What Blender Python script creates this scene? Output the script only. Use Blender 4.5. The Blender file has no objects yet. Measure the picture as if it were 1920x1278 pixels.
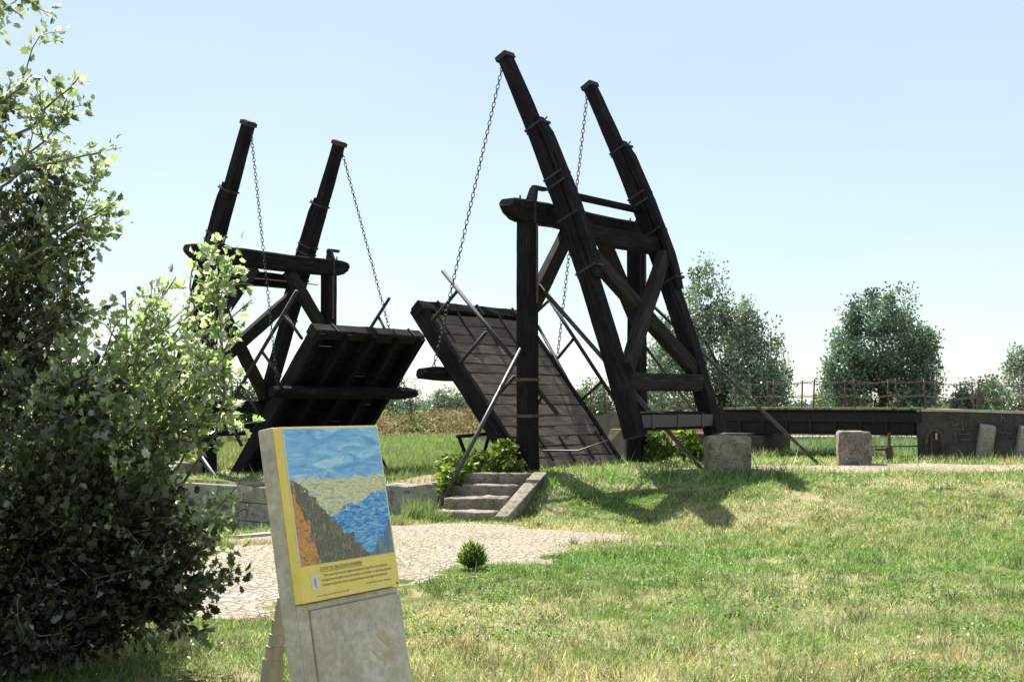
import bpy, bmesh, math
import numpy as np
from mathutils import Vector

rng = np.random.default_rng(7)
SC = bpy.context.scene
COL = SC.collection
nrm = lambda v: np.asarray(v, float) / (np.linalg.norm(v) + 1e-12)
A3 = lambda *v: np.array(v, float)

# ------------------------------------------------------------------ camera
F = 2400.0
PITCH = math.atan(117 / F)
EYE = A3(0, 0, 1.7)
cp_, sp_ = math.cos(PITCH), math.sin(PITCH)
cam_d = bpy.data.cameras.new('camera')
cam = bpy.data.objects.new('camera', cam_d)
COL.objects.link(cam)
cam.location = EYE
cam.rotation_euler = (math.pi / 2 + PITCH, 0, 0)
cam_d.sensor_width = 36
cam_d.lens = 36 * F / 1920
cam_d.clip_start = .05
cam_d.clip_end = 8000
SC.camera = cam


def ray(px, py):
    X = (px - 960) / F
    U = (639 - py) / F
    return A3(X, cp_ - U * sp_, sp_ + U * cp_)


# ------------------------------------------------------------------ site axes: b runs along the bridge, t across it
TH = math.radians(38)
T = A3(math.sin(TH), math.cos(TH), 0)
B = A3(math.cos(TH), -math.sin(TH), 0)
Zv = A3(0, 0, 1)
P1 = A3(.285, 23.7, 0)
P3 = P1 - 9.2 * B


def ss(a, b, x):
    k = np.clip((np.asarray(x, float) - a) / (b - a), 0, 1)
    return k * k * (3 - 2 * k)


# ------------------------------------------------------------------ value noise
_lat = rng.random((256, 256))


def vnoise(x, y):
    xi = np.floor(x).astype(int)
    yi = np.floor(y).astype(int)
    fx = x - xi
    fy = y - yi
    fx = fx * fx * (3 - 2 * fx)
    fy = fy * fy * (3 - 2 * fy)
    g = lambda i, j: _lat[(xi + i) % 256, (yi + j) % 256]
    return (g(0, 0) * (1 - fx) + g(1, 0) * fx) * (1 - fy) + (g(0, 1) * (1 - fx) + g(1, 1) * fx) * fy


def fnoise(x, y, sc, oct=3):
    x = np.asarray(x, float) / sc
    y = np.asarray(y, float) / sc
    r = 0
    amp = 1
    tot = 0
    for k in range(oct):
        r = r + amp * vnoise(x * 2 ** k + 17.3 * k, y * 2 ** k + 5.1 * k)
        tot += amp
        amp *= .5
    return r / tot


# ------------------------------------------------------------------ terrain
def steps_edge(y):
    return .35 + (y - 22.83) * .40


def terrain(x, y):
    x = np.asarray(x, float)
    y = np.asarray(y, float)
    a = (x - P1[0]) * B[0] + (y - P1[1]) * B[1]
    s = (x - P1[0]) * T[0] + (y - P1[1]) * T[1]
    low = -.0013 * np.clip(y - 8, 0, 16) ** 2 * np.clip(1 - x / 6, 0, 1) - .6 * ss(1.5, 6.5, -x) * ss(14, 27, y)
    high = .10 + .35 * ss(-3, -.5, a)
    fade = ss(27.5, 40, y)
    high = high * (1 - fade) + 0.02 * fade
    yc = 22.8 - .25 * ss(1, 4, x) + .10 * (x - .4)
    yt = 20.9 - 4.4 * ss(.2, 4.5, x)
    m = ss(yt, yc, y)
    left = x < steps_edge(y)
    wall = (a < -.36) & (s > -1.72)
    m = np.where(left, np.where(wall | ((a >= -.36) & (y > 22.75)), 1.0, 0.0), m)
    h = low * (1 - m) + high * m
    bump = (fnoise(x, y, 1.6, 3) - .5) * .09 * np.clip(1 - (y - 20) / 60, .3, 1)
    return h + bump * np.where(left & (y > 19), .3, 1)


def at(px, py, dz=0.0):
    """where the line of sight through a point of the photograph meets the ground"""
    d = ray(px, py)
    k = 3.0
    for i in range(4000):
        Q = EYE + k * d
        if Q[2] < float(terrain(Q[0], Q[1])) + dz:
            break
        k += .03 if k < 60 else .5
    return EYE + k * d


def g3(x, y, dz=0.0):
    return A3(x, y, float(terrain(x, y)) + dz)


# ------------------------------------------------------------------ material helpers
def new_mat(name):
    m = bpy.data.materials.new(name)
    m.use_nodes = True
    nt = m.node_tree
    for n in list(nt.nodes):
        nt.nodes.remove(n)
    out = nt.nodes.new('ShaderNodeOutputMaterial')
    p = nt.nodes.new('ShaderNodeBsdfPrincipled')
    nt.links.new(p.outputs[0], out.inputs[0])
    return m, nt, p, out


def N(nt, typ, **kw):
    n = nt.nodes.new(typ)
    for k, v in kw.items():
        if k in ('operation', 'blend_type', 'data_type', 'noise_dimensions', 'feature', 'attribute_name', 'vector_type', 'distance', 'layer_name'):
            setattr(n, k, v)
        else:
            n.inputs[k.replace('_', ' ')].default_value = v
    return n


def ramp(nt, fac, stops):
    r = nt.nodes.new('ShaderNodeValToRGB')
    while len(r.color_ramp.elements) < len(stops):
        r.color_ramp.elements.new(.5)
    for e, (p, c) in zip(r.color_ramp.elements, stops):
        e.position = p
        e.color = (*c, 1) if len(c) == 3 else c
    nt.links.new(fac, r.inputs[0])
    return r.outputs[0]


def mixc(nt, fac, a, b, mode='MIX'):
    m = nt.nodes.new('ShaderNodeMix')
    m.data_type = 'RGBA'
    m.blend_type = mode
    for sock, v in ((m.inputs[0], fac), (m.inputs[6], a), (m.inputs[7], b)):
        if hasattr(v, 'is_output'):
            nt.links.new(v, sock)
        else:
            sock.default_value = v if isinstance(v, float) else (*v, 1)
    return m.outputs[2]


def bump(nt, p, h, strength=.4, dist=.02):
    b = nt.nodes.new('ShaderNodeBump')
    b.inputs['Strength'].default_value = strength
    b.inputs['Distance'].default_value = dist
    nt.links.new(h, b.inputs['Height'])
    nt.links.new(b.outputs[0], p.inputs['Normal'])


def vec(nt, kind='Object', scale=(1, 1, 1)):
    tc = nt.nodes.new('ShaderNodeTexCoord')
    mp = nt.nodes.new('ShaderNodeMapping')
    mp.inputs['Scale'].default_value = scale
    nt.links.new(tc.outputs[kind], mp.inputs[0])
    return mp.outputs[0]


def noise(nt, v, scale, detail=5, rough=.6, dist=0.0):
    n = nt.nodes.new('ShaderNodeTexNoise')
    n.inputs['Scale'].default_value = scale
    n.inputs['Detail'].default_value = detail
    n.inputs['Roughness'].default_value = rough
    n.inputs['Distortion'].default_value = dist
    nt.links.new(v, n.inputs['Vector'])
    return n.outputs['Fac']


def wood_mat(name, dark, mid, light, rough=.75):
    m, nt, p, o = new_mat(name)
    v = vec(nt, 'UV', (1.2, 22, 1))
    n1 = noise(nt, v, 1.6, 8, .65, .6)
    v2 = vec(nt, 'UV', (1.0, 2.0, 1))
    n2 = noise(nt, v2, 1.3, 4, .6)
    v3 = vec(nt, 'UV', (.6, 60, 1))
    n3 = noise(nt, v3, 1.5, 3, .5, .3)
    c = ramp(nt, n1, [(.25, dark), (.52, mid), (.8, light)])
    c = mixc(nt, ramp(nt, n2, [(.35, (0, 0, 0)), (.7, (1, 1, 1))]), c, tuple(x * .55 for x in mid))
    crack = ramp(nt, n3, [(.30, (.12, .12, .12)), (.40, (1, 1, 1))])
    c = mixc(nt, 1.0, c, crack, 'MULTIPLY')
    nt.links.new(c, p.inputs['Base Color'])
    p.inputs['Roughness'].default_value = rough
    p.inputs['Specular IOR Level'].default_value = .04
    h = mixc(nt, .5, n1, n3)
    bump(nt, p, h, .7, .02)
    return m


def stone_mat(name, cols, scale=3.0, lichen=None, bstr=.5, kind='Object', dist=.03, rough=.9):
    m, nt, p, o = new_mat(name)
    v = vec(nt, kind)
    n1 = noise(nt, v, scale, 8, .68, .4)
    n2 = noise(nt, v, scale * 9, 6, .7)
    c = ramp(nt, n1, [(.28, cols[0]), (.5, cols[1]), (.74, cols[2])])
    c = mixc(nt, .5, c, ramp(nt, n2, [(.3, (.35, .35, .35)), (.65, (1.15, 1.15, 1.1))]), 'MULTIPLY')
    if lichen:
        n3 = noise(nt, v, scale * 1.9, 7, .75, 1.0)
        c = mixc(nt, ramp(nt, n3, [(.52, (0, 0, 0)), (.62, (1, 1, 1))]), c, lichen)
    nt.links.new(c, p.inputs['Base Color'])
    p.inputs['Roughness'].default_value = rough
    p.inputs['Specular IOR Level'].default_value = .2
    bump(nt, p, mixc(nt, .6, n1, n2), bstr, dist)
    return m


def iron_mat(name, a, b, rough=.55, metal=.3):
    m, nt, p, o = new_mat(name)
    n1 = noise(nt, vec(nt), 14, 6, .7)
    nt.links.new(ramp(nt, n1, [(.35, a), (.68, b)]), p.inputs['Base Color'])
    p.inputs['Roughness'].default_value = rough
    p.inputs['Metallic'].default_value = metal
    bump(nt, p, n1, .3, .005)
    return m


def leaf_mat(name, back=None, trans=.4, rough=.45, spec=.4, tint=(1.25, 1.35, .6)):
    """two-sided leaf: colour attribute on the upper side, an optional paler underside, light shining through"""
    m, nt, p, o = new_mat(name)
    at_ = N(nt, 'ShaderNodeAttribute', attribute_name='col')
    c = at_.outputs['Color']
    ct = mixc(nt, 1.0, c, tint, 'MULTIPLY')
    if back:
        ge = nt.nodes.new('ShaderNodeNewGeometry')
        under = mixc(nt, 1.0, mixc(nt, 1.0, c, (1.55, 1.5, 1.75), 'MULTIPLY'), back, 'ADD')
        c = mixc(nt, ge.outputs['Backfacing'], c, under)
    nt.links.new(c, p.inputs['Base Color'])
    p.inputs['Roughness'].default_value = rough
    p.inputs['Specular IOR Level'].default_value = spec
    tr = nt.nodes.new('ShaderNodeBsdfTranslucent')
    nt.links.new(ct, tr.inputs[0])
    mx = nt.nodes.new('ShaderNodeMixShader')
    mx.inputs[0].default_value = trans
    nt.links.new(p.outputs[0], mx.inputs[1])
    nt.links.new(tr.outputs[0], mx.inputs[2])
    nt.links.new(mx.outputs[0], o.inputs[0])
    return m


def plain_mat(name, c, rough=.6, metal=0.0, spec=.4):
    m, nt, p, o = new_mat(name)
    p.inputs['Base Color'].default_value = (*c, 1)
    p.inputs['Roughness'].default_value = rough
    p.inputs['Metallic'].default_value = metal
    p.inputs['Specular IOR Level'].default_value = spec
    return m


M = {}
M['tar'] = wood_mat('tarred_timber', (.006, .0055, .007), (.019, .017, .020), (.065, .058, .054))
M['weathered'] = wood_mat('weathered_timber', (.014, .0125, .012), (.036, .032, .030), (.115, .102, .088))
M['plank'] = wood_mat('deck_plank', (.06, .048, .04), (.20, .165, .14), (.38, .325, .28))
M['iron'] = iron_mat('dark_iron', (.010, .009, .010), (.03, .022, .02), .7, 0.0)
M['rust'] = iron_mat('rusty_iron', (.05, .034, .025), (.12, .08, .055), .85, 0.0)
M['chain'] = iron_mat('chain_iron', (.014, .013, .013), (.045, .034, .03), .6, .2)
M['greyiron'] = iron_mat('grey_painted_iron', (.03, .027, .031), (.06, .053, .06), .5, .1)
M['stone'] = stone_mat('weathered_stone', [(.10, .085, .065), (.27, .24, .19), (.44, .40, .33)], 3.5, (.055, .05, .042))
M['step'] = stone_mat('step_stone', [(.12, .10, .075), (.25, .22, .175), (.40, .36, .30)], 5, (.10, .075, .045))
M['ashlar'] = stone_mat('ashlar_stone', [(.16, .15, .13), (.28, .265, .235), (.40, .38, .34)], 2.2, (.10, .095, .08))
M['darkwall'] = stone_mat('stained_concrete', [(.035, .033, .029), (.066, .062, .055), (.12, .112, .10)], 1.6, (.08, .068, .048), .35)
M['concrete'] = stone_mat('sign_concrete', [(.38, .335, .28), (.53, .485, .42), (.66, .61, .54)], 2.6, (.44, .36, .24), .2, 'Object', .008)
M['coping'] = stone_mat('pale_coping', [(.33, .31, .27), (.46, .43, .38), (.58, .55, .5)], 3, None, .2)
M['slab'] = stone_mat('speckled_slab', [(.24, .225, .20), (.36, .34, .31), (.5, .48, .44)], 12, (.16, .12, .09), .3)
M['white'] = stone_mat('old_whitewash', [(.30, .29, .28), (.46, .45, .43), (.6, .58, .55)], 1.2, None, .15)
M['bark'] = wood_mat('bark', (.03, .026, .02), (.085, .075, .06), (.17, .155, .13), .9)
M['twig'] = wood_mat('pale_twig', (.10, .09, .06), (.21, .19, .13), (.30, .28, .2), .8)
M['poplar_leaf'] = leaf_mat('poplar_leaf', (.022, .026, .02), .5, .25, .6, (2.5, 2.35, 2.0))
M['tree_leaf'] = leaf_mat('tree_leaf', (.05, .06, .055), .30, .35, .6, (1.15, 1.25, .8))
M['bush_leaf'] = leaf_mat('bush_leaf', None, .42, .5, .35)
M['grass'] = leaf_mat('grass_blade', None, .42, .5, .3, (1.12, 1.15, .85))
M['brush'] = leaf_mat('dry_brush', None, .3, .8, .1, (1.1, 1.05, .9))

# ------------------------------------------------------------------ object helpers


def tag(o, label=None, cat=None, group=None, kind=None):
    for k, v in (('label', label), ('category', cat), ('group', group), ('kind', kind)):
        if v:
            o[k] = v
    return o


def thing(name, loc, label, cat, group=None):
    o = bpy.data.objects.new(name, None)
    o.empty_display_size = .3
    COL.objects.link(o)
    o.location = Vector(loc)
    return tag(o, label, cat, group)


def world_loc(o):
    l = A3(*o.location)
    while o.parent:
        o = o.parent
        l = l + A3(*o.location)
    return l


def link_mesh(name, me, mat, parent=None, loc=None, base=None):
    o = bpy.data.objects.new(name, me)
    COL.objects.link(o)
    if mat:
        me.materials.append(mat)
    if parent is not None:
        o.parent = parent
    if loc is not None:
        o.location = Vector(loc)
    return o


class MB:
    def __init__(self):
        self.v = []
        self.f = []
        self.uv = []

    def add(self, verts, faces, uvs=None):
        o = len(self.v)
        self.v.extend([tuple(map(float, q)) for q in verts])
        for i, f in enumerate(faces):
            self.f.append([o + k for k in f])
            self.uv.append(uvs[i] if uvs else [(verts[k][0] + verts[k][1], verts[k][2]) for k in f])

    def build(self, name, mat, parent=None, loc=None, smooth=False, bevel=0, seg=1):
        base = A3(0, 0, 0)
        if parent is not None:
            base = world_loc(parent)
        elif loc is not None:
            base = A3(*loc)
        me = bpy.data.meshes.new(name)
        me.from_pydata([tuple(np.array(q) - base) for q in self.v], [], self.f)
        uvl = me.uv_layers.new(name='uv')
        flat = [c for f in self.uv for q in f for c in q]
        uvl.data.foreach_set('uv', flat)
        bm = bmesh.new()
        bm.from_mesh(me)
        bmesh.ops.recalc_face_normals(bm, faces=bm.faces)
        if bevel:
            bmesh.ops.bevel(bm, geom=list(bm.edges), offset=bevel, segments=seg, affect='EDGES', profile=.6)
        bm.to_mesh(me)
        bm.free()
        if smooth:
            me.shade_smooth()
        me.update()
        return link_mesh(name, me, mat, parent, loc if parent is None else None)


def frame(d, side=None):
    d = nrm(d)
    if side is None or abs(np.dot(nrm(side), d)) > .98:
        side = A3(0, 0, 1) if abs(d[2]) < .9 else A3(1, 0, 0)
    s = nrm(np.asarray(side, float) - np.dot(side, d) * d)
    return d, s, np.cross(d, s)


def loft(mb, st, side, cham=.025, jit=.006):
    """timber through stations (centre, width along 'side', height): chamfered section, uv in metres along the grain"""
    rings = []
    L = 0
    u0 = rng.random() * 50
    v0 = rng.random() * 50
    us = []
    for i, (c, w, h) in enumerate(st):
        c = np.asarray(c, float)
        if i:
            L += np.linalg.norm(c - np.asarray(st[i - 1][0], float))
        d = np.asarray(st[min(i + 1, len(st) - 1)][0], float) - np.asarray(st[max(i - 1, 0)][0], float)
        d, s, u = frame(d, side)
        w2, h2 = w / 2, h / 2
        k = min(cham, w2 * .6, h2 * .6)
        sec = [(w2 - k, -h2), (w2, -h2 + k), (w2, h2 - k), (w2 - k, h2), (-w2 + k, h2), (-w2, h2 - k), (-w2, -h2 + k), (-w2 + k, -h2)]
        j = (rng.random((8, 2)) - .5) * 2 * jit
        rings.append([c + (a + j[q, 0]) * s + (b_ + j[q, 1]) * u for q, (a, b_) in enumerate(sec)])
        us.append(u0 + L)
    n = len(rings)
    verts = [q for r in rings for q in r]
    w, h = st[0][1], st[0][2]
    per = [0, .03, h, h + .03, h + w, h + w + .03, 2 * h + w, 2 * h + w + .03, 2 * h + 2 * w]
    faces = []
    uvs = []
    for i in range(n - 1):
        for q in range(8):
            a, b_ = i * 8 + q, i * 8 + (q + 1) % 8
            faces.append([a, b_, b_ + 8, a + 8])
            uvs.append([(us[i], v0 + per[q]), (us[i], v0 + per[q + 1]), (us[i + 1], v0 + per[q + 1]), (us[i + 1], v0 + per[q])])
    for r0 in (0, (n - 1) * 8):
        faces.append([r0 + q for q in range(8)])
        uvs.append([(u0 + .02 * math.cos(q * .785), v0 + .15 * math.sin(q * .785)) for q in range(8)])
    mb.add(verts, faces, uvs)


def timber(mb, p0, p1, w, h, side, n=None, jit=.006, cham=.025, w1=None, h1=None):
    p0 = np.asarray(p0, float)
    p1 = np.asarray(p1, float)
    L = np.linalg.norm(p1 - p0)
    n = n or max(2, int(L / .45) + 1)
    w1 = w1 or w
    h1 = h1 or h
    st = []
    for i in range(n + 1):
        k = i / n
        st.append((p0 + (p1 - p0) * k, w + (w1 - w) * k, h + (h1 - h) * k))
    loft(mb, st, side, cham, jit)


def tube(mb, pts, r, n=8, cap=True):
    pts = [np.asarray(p, float) for p in pts]
    rs = r if hasattr(r, '__len__') else [r] * len(pts)
    verts = []
    s = None
    us = [rng.random() * 20]
    for i, p in enumerate(pts):
        d = pts[min(i + 1, len(pts) - 1)] - pts[max(i - 1, 0)]
        d, s, u = frame(d, s)
        for q in range(n):
            a = 2 * math.pi * q / n
            verts.append(p + rs[i] * (math.cos(a) * s + math.sin(a) * u))
        if i:
            us.append(us[-1] + np.linalg.norm(p - pts[i - 1]))
    faces = []
    uvs = []
    for i in range(len(pts) - 1):
        for q in range(n):
            a, b_ = i * n + q, i * n + (q + 1) % n
            faces.append([a, b_, b_ + n, a + n])
            v0, v1 = 2 * math.pi * rs[i] * q / n, 2 * math.pi * rs[i] * (q + 1) / n
            uvs.append([(us[i], v0), (us[i], v1), (us[i + 1], v1), (us[i + 1], v0)])
    if cap:
        for r0 in (0, (len(pts) - 1) * n):
            faces.append([r0 + q for q in range(n)])
            uvs.append([(0, 0)] * n)
    mb.add(verts, faces, uvs)


def hexa(mb, O, X, Y, Z, lx, ly, lz):
    """box with one corner at O and edges along X, Y, Z"""
    X, Y, Z = np.asarray(X), np.asarray(Y), np.asarray(Z)
    vs = [O + X * (lx * i) + Y * (ly * j) + Z * (lz * k) for k in (0, 1) for j in (0, 1) for i in (0, 1)]
    fs = [[0, 2, 3, 1], [4, 5, 7, 6], [0, 1, 5, 4], [2, 6, 7, 3], [0, 4, 6, 2], [1, 3, 7, 5]]
    loc = [(lx * i, ly * j, lz * k) for k in (0, 1) for j in (0, 1) for i in (0, 1)]
    ax = [(0, 1), (0, 1), (0, 2), (0, 2), (1, 2), (1, 2)]
    mb.add(vs, fs, [[(loc[k][ax[i][0]], loc[k][ax[i][1]]) for k in f] for i, f in enumerate(fs)])


def prism(mb, poly, D):
    """polygon (list of points) pushed along D"""
    n = len(poly)
    poly = [np.asarray(p, float) for p in poly]
    vs = poly + [p + D for p in poly]
    fs = [list(range(n)), list(range(2 * n - 1, n - 1, -1))] + [[i, (i + 1) % n, (i + 1) % n + n, i + n] for i in range(n)]
    mb.add(vs, fs)


def ring(mb, c, ax, side, w, h, th, wid):
    """iron strap round a timber of section w x h (w along side)"""
    d, s, u = frame(ax, side)
    o = [(1, 1), (-1, 1), (-1, -1), (1, -1)]
    V = []
    for k in (-wid / 2, wid / 2):
        for (g, e) in o:
            V.append(c + d * k + s * g * (w / 2 + th) + u * e * (h / 2 + th))
        for (g, e) in o:
            V.append(c + d * k + s * g * (w / 2 - .012) + u * e * (h / 2 - .012))
    fs = []
    for i in range(4):
        j = (i + 1) % 4
        fs += [[i, j, 8 + j, 8 + i], [4 + i, 12 + i, 12 + j, 4 + j], [i, 4 + i, 4 + j, j], [8 + i, 8 + j, 12 + j, 12 + i]]
    mb.add(V, fs)


def chain(mb, p0, p1, L=.112, r=.0085, w=.029, sag=0.0):
    p0 = np.asarray(p0, float)
    p1 = np.asarray(p1, float)
    D = p1 - p0
    tot = np.linalg.norm(D)
    pitch = L - 2.6 * r
    n = max(2, int(tot / pitch))
    P = lambda k: p0 + D * k - A3(0, 0, 4 * sag * k * (1 - k))
    for i in range(n):
        a, c = P(i / n), P((i + 1) / n)
        d, s, u = frame(c - a, A3(1, .3, 0))
        if i % 2:
            s = u
        s2 = np.cross(d, s)
        m = (a + c) / 2
        loop = []
        for q in range(10):
            an = 2 * math.pi * q / 10
            x = math.cos(an) * w
            y = math.sin(an) * w + np.sign(math.sin(an)) * (L / 2 - w) if abs(math.sin(an)) > 1e-6 else 0
            loop.append((x, y))
        vs = []
        for q, (x, y) in enumerate(loop):
            x0, y0 = loop[q - 1]
            x2, y2 = loop[(q + 1) % 10]
            tg = nrm(A3(x2 - x0, y2 - y0, 0))
            for e in range(5):
                an = 2 * math.pi * e / 5
                ox = math.cos(an) * r
                vs.append(m + s * (x + tg[1] * ox) + d * (y - tg[0] * ox) + s2 * (math.sin(an) * r))
        fs = [[q * 5 + e, ((q + 1) % 10) * 5 + e, ((q + 1) % 10) * 5 + (e + 1) % 5, q * 5 + (e + 1) % 5] for q in range(10) for e in range(5)]
        mb.add(vs, fs)


def stone(mb, c, X, Y, sx, sy, sz, jit=.02, n=7, rnd=.05, lean=0.0):
    """rough rounded block standing on c"""
    bm = bmesh.new()
    bmesh.ops.create_cube(bm, size=1)
    bmesh.ops.subdivide_edges(bm, edges=bm.edges[:], cuts=n, use_grid_fill=True)
    bm.verts.ensure_lookup_table()
    seed = rng.random(3) * 60
    V = []
    for v in bm.verts:
        p = A3(*v.co) * A3(sx, sy, sz)
        h = A3(sx, sy, sz) / 2
        q = np.clip(p, -h + rnd, h - rnd)
        dlt = p - q
        ln = np.linalg.norm(dlt)
        if ln > 1e-6:
            p = q + dlt / ln * min(ln, rnd)
        nz = (float(vnoise(A3(p[0] * 6 + seed[0] + p[2] * 3)[0], A3(p[1] * 6 + seed[1] + p[2] * 4)[0])) - .5)
        nz2 = (float(vnoise(A3(p[0] * 17 + seed[2] + p[2] * 9)[0], A3(p[1] * 17 + seed[0] - p[2] * 11)[0])) - .5)
        p = p + nrm(p / h) * (nz * jit * 1.6 + nz2 * jit * .7)
        V.append(c + X * p[0] + Y * p[1] + A3(0, 0, p[2] + sz / 2) + X * lean * (p[2] + sz / 2))
    mb.add(V, [[l.vert.index for l in f.loops] for f in bm.faces])
    bm.free()


def big_mesh(name, verts, tris, cols, mat, parent=None, loc=None, quads=None):
    """fast mesh from arrays, with a point colour attribute 'col'"""
    base = world_loc(parent) if parent is not None else (A3(*loc) if loc is not None else A3(0, 0, 0))
    me = bpy.data.meshes.new(name)
    verts = np.asarray(verts, np.float32) - base.astype(np.float32)
    tris = np.asarray(tris, np.int32)
    me.vertices.add(len(verts))
    me.vertices.foreach_set('co', verts.ravel())
    me.loops.add(tris.size)
    me.loops.foreach_set('vertex_index', tris.ravel())
    me.polygons.add(len(tris))
    me.polygons.foreach_set('loop_start', np.arange(0, tris.size, 3, dtype=np.int32))
    me.update(calc_edges=True)
    ca = me.color_attributes.new('col', 'FLOAT_COLOR', 'POINT')
    rgba = np.ones((len(verts), 4), np.float32)
    rgba[:, :3] = cols
    ca.data.foreach_set('color', rgba.ravel())
    me.validate()
    return link_mesh(name, me, mat, parent, loc if parent is None else None)


def scatter(tv, tf, pos, Ax, Ay, size, cols):
    """copies of a template (unit, y along Ay, x along Ax) -> verts, tris, colours"""
    pos = np.asarray(pos, float)
    n = len(pos)
    Ay = Ay / (np.linalg.norm(Ay, axis=1, keepdims=True) + 1e-9)
    Ax = Ax - (Ax * Ay).sum(1, keepdims=True) * Ay
    Ax = Ax / (np.linalg.norm(Ax, axis=1, keepdims=True) + 1e-9)
    Az = np.cross(Ax, Ay)
    size = np.broadcast_to(np.asarray(size, float), (n,))
    tv = np.asarray(tv, float)
    V = pos[:, None, :] + size[:, None, None] * (tv[None, :, 0, None] * Ax[:, None, :] + tv[None, :, 1, None] * Ay[:, None, :] + tv[None, :, 2, None] * Az[:, None, :])
    k = len(tv)
    Fc = (np.asarray(tf)[None] + (np.arange(n) * k)[:, None, None]).reshape(-1, 3)
    C = np.repeat(np.asarray(cols, float)[:, None, :], k, 1).reshape(-1, 3)
    return V.reshape(-1, 3), Fc, C


def join_sc(parts):
    V, Fc, C = [], [], []
    o = 0
    for v, f, c in parts:
        V.append(v)
        Fc.append(f + o)
        C.append(c)
        o += len(v)
    return np.concatenate(V), np.concatenate(Fc), np.concatenate(C)


# leaf shapes -----------------------------------------------------------------
_h = [(.09, .05), (.36, .08), (.29, .27), (.50, .46), (.31, .54), (.28, .74), (.11, .73)]
_out = [(0, 0)] + _h + [(0, 1)] + [(-x, y) for x, y in _h[::-1]]
LOBED_V = [(0, .42, -.05)] + [(x, y, abs(x) * .22 - .18 * (y - .3) ** 2) for x, y in _out]
LOBED_F = [(0, i, i + 1 if i < len(_out) else 1) for i in range(1, len(_out) + 1)]
_h = [(.2, .12), (.33, .4), (.22, .72)]
_out = [(0, 0)] + _h + [(0, 1)] + [(-x, y) for x, y in _h[::-1]]
OVAL_V = [(x, y, abs(x) * .25 - .15 * (y - .4) ** 2) for x, y in _out]
OVAL_F = [(0, i, i + 1) for i in range(1, len(_out) - 1)]
DIAM_V = [(0, 0, 0), (.38, .5, .08), (0, 1, 0), (-.38, .5, .08)]
DIAM_F = [(0, 1, 2), (0, 2, 3)]


def rand_unit(n):
    v = rng.normal(size=(n, 3))
    return v / np.linalg.norm(v, axis=1, keepdims=True)


# ================================================================== GROUND
def build_ground():
    def axis(core, far_lo, far_hi, step, g):
        a = list(np.arange(core[0], core[1] + 1e-6, step))
        d = step
        x = a[-1]
        while x < far_hi:
            d *= g
            x += d
            a.append(x)
        d = step
        x = a[0]
        lo = []
        while x > far_lo:
            d *= g
            x -= d
            lo.append(x)
        return np.array(lo[::-1] + a)
    xs = axis((-13, 15), -2500, 2500, .13, 1.12)
    ys = axis((3, 40), -400, 4000, .13, 1.10)
    X, Y = np.meshgrid(xs, ys)
    Zg = terrain(X, Y)
    nx, ny = len(xs), len(ys)
    V = np.stack([X, Y, Zg], -1).reshape(-1, 3).astype(np.float32)
    i = np.arange((nx - 1) * (ny - 1))
    r, c = i // (nx - 1), i % (nx - 1)
    q = np.stack([r * nx + c, r * nx + c + 1, (r + 1) * nx + c + 1, (r + 1) * nx + c], 1).astype(np.int32)
    me = bpy.data.meshes.new('ground')
    me.vertices.add(len(V))
    me.vertices.foreach_set('co', V.ravel())
    me.loops.add(q.size)
    me.loops.foreach_set('vertex_index', q.ravel())
    me.polygons.add(len(q))
    me.polygons.foreach_set('loop_start', np.arange(0, q.size, 4, dtype=np.int32))
    me.update(calc_edges=True)
    me.validate()
    me.shade_smooth()
    m, nt, p, o = new_mat('soil_and_turf')
    v = vec(nt)
    n1 = noise(nt, v, .55, 6, .6, .3)
    n2 = noise(nt, v, 11, 7, .75)
    n3 = noise(nt, v, 3.1, 5, .6)
    soil = ramp(nt, n2, [(.3, (.22, .175, .10)), (.55, (.36, .30, .19)), (.75, (.50, .43, .30))])
    turf = ramp(nt, n3, [(.3, (.045, .075, .018)), (.6, (.10, .14, .04)), (.8, (.19, .19, .08))])
    c = mixc(nt, ramp(nt, n1, [(.38, (0, 0, 0)), (.58, (1, 1, 1))]), soil, turf)
    nt.links.new(c, p.inputs['Base Color'])
    p.inputs['Roughness'].default_value = 1
    p.inputs['Specular IOR Level'].default_value = 0
    bump(nt, p, n2, .6, .05)
    tag(link_mesh('ground', me, m), kind='structure')


build_ground()

# cobbled surfaces -------------------------------------------------------------


def poly_mask(P, poly):
    x, y = P[:, 0], P[:, 1]
    ins = np.zeros(len(P), bool)
    n = len(poly)
    for i in range(n):
        x0, y0 = poly[i]
        x1, y1 = poly[(i + 1) % n]
        c = ((y0 > y) != (y1 > y)) & (x < (x1 - x0) * (y - y0) / (y1 - y0 + 1e-12) + x0)
        ins ^= c
    return ins


def px_poly(pts):
    return [tuple(at(*p)[:2]) for p in pts]


COB_LOW = px_poly([(80, 1030), (350, 1014), (500, 1003), (620, 990), (740, 984), (860, 982), (930, 979), (1000, 985), (1060, 992), (1130, 994), (1240, 1002), (1190, 1014), (1110, 1030), (1060, 1046),
                   (985, 1056), (905, 1064), (850, 1078), (800, 1088), (740, 1104), (640, 1130), (520, 1150), (420, 1160), (300, 1150), (80, 1140)])
COB_ROAD = [(1.75, 22.9), (2.6, 22.7), (4, 22.75), (7, 23.05), (9.8, 23.45), (13, 24.0), (18, 25.2), (18, 28.4), (13, 27.2), (10, 26.6), (7, 26.3), (4.5, 25.9), (2.6, 24.6), (1.9, 23.7)]


def cob_mask(P):
    w = (fnoise(P[:, 0], P[:, 1], .7, 4) - .5) * 1.7
    w2 = (fnoise(P[:, 0] + 31, P[:, 1] - 12, .7, 4) - .5) * 1.7
    Q = np.stack([P[:, 0] + w, P[:, 1] + w2], 1)
    Q2 = np.stack([P[:, 0] + w * .25, P[:, 1] + w2 * .25], 1)
    return poly_mask(Q, COB_LOW), poly_mask(Q2, COB_ROAD)


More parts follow.
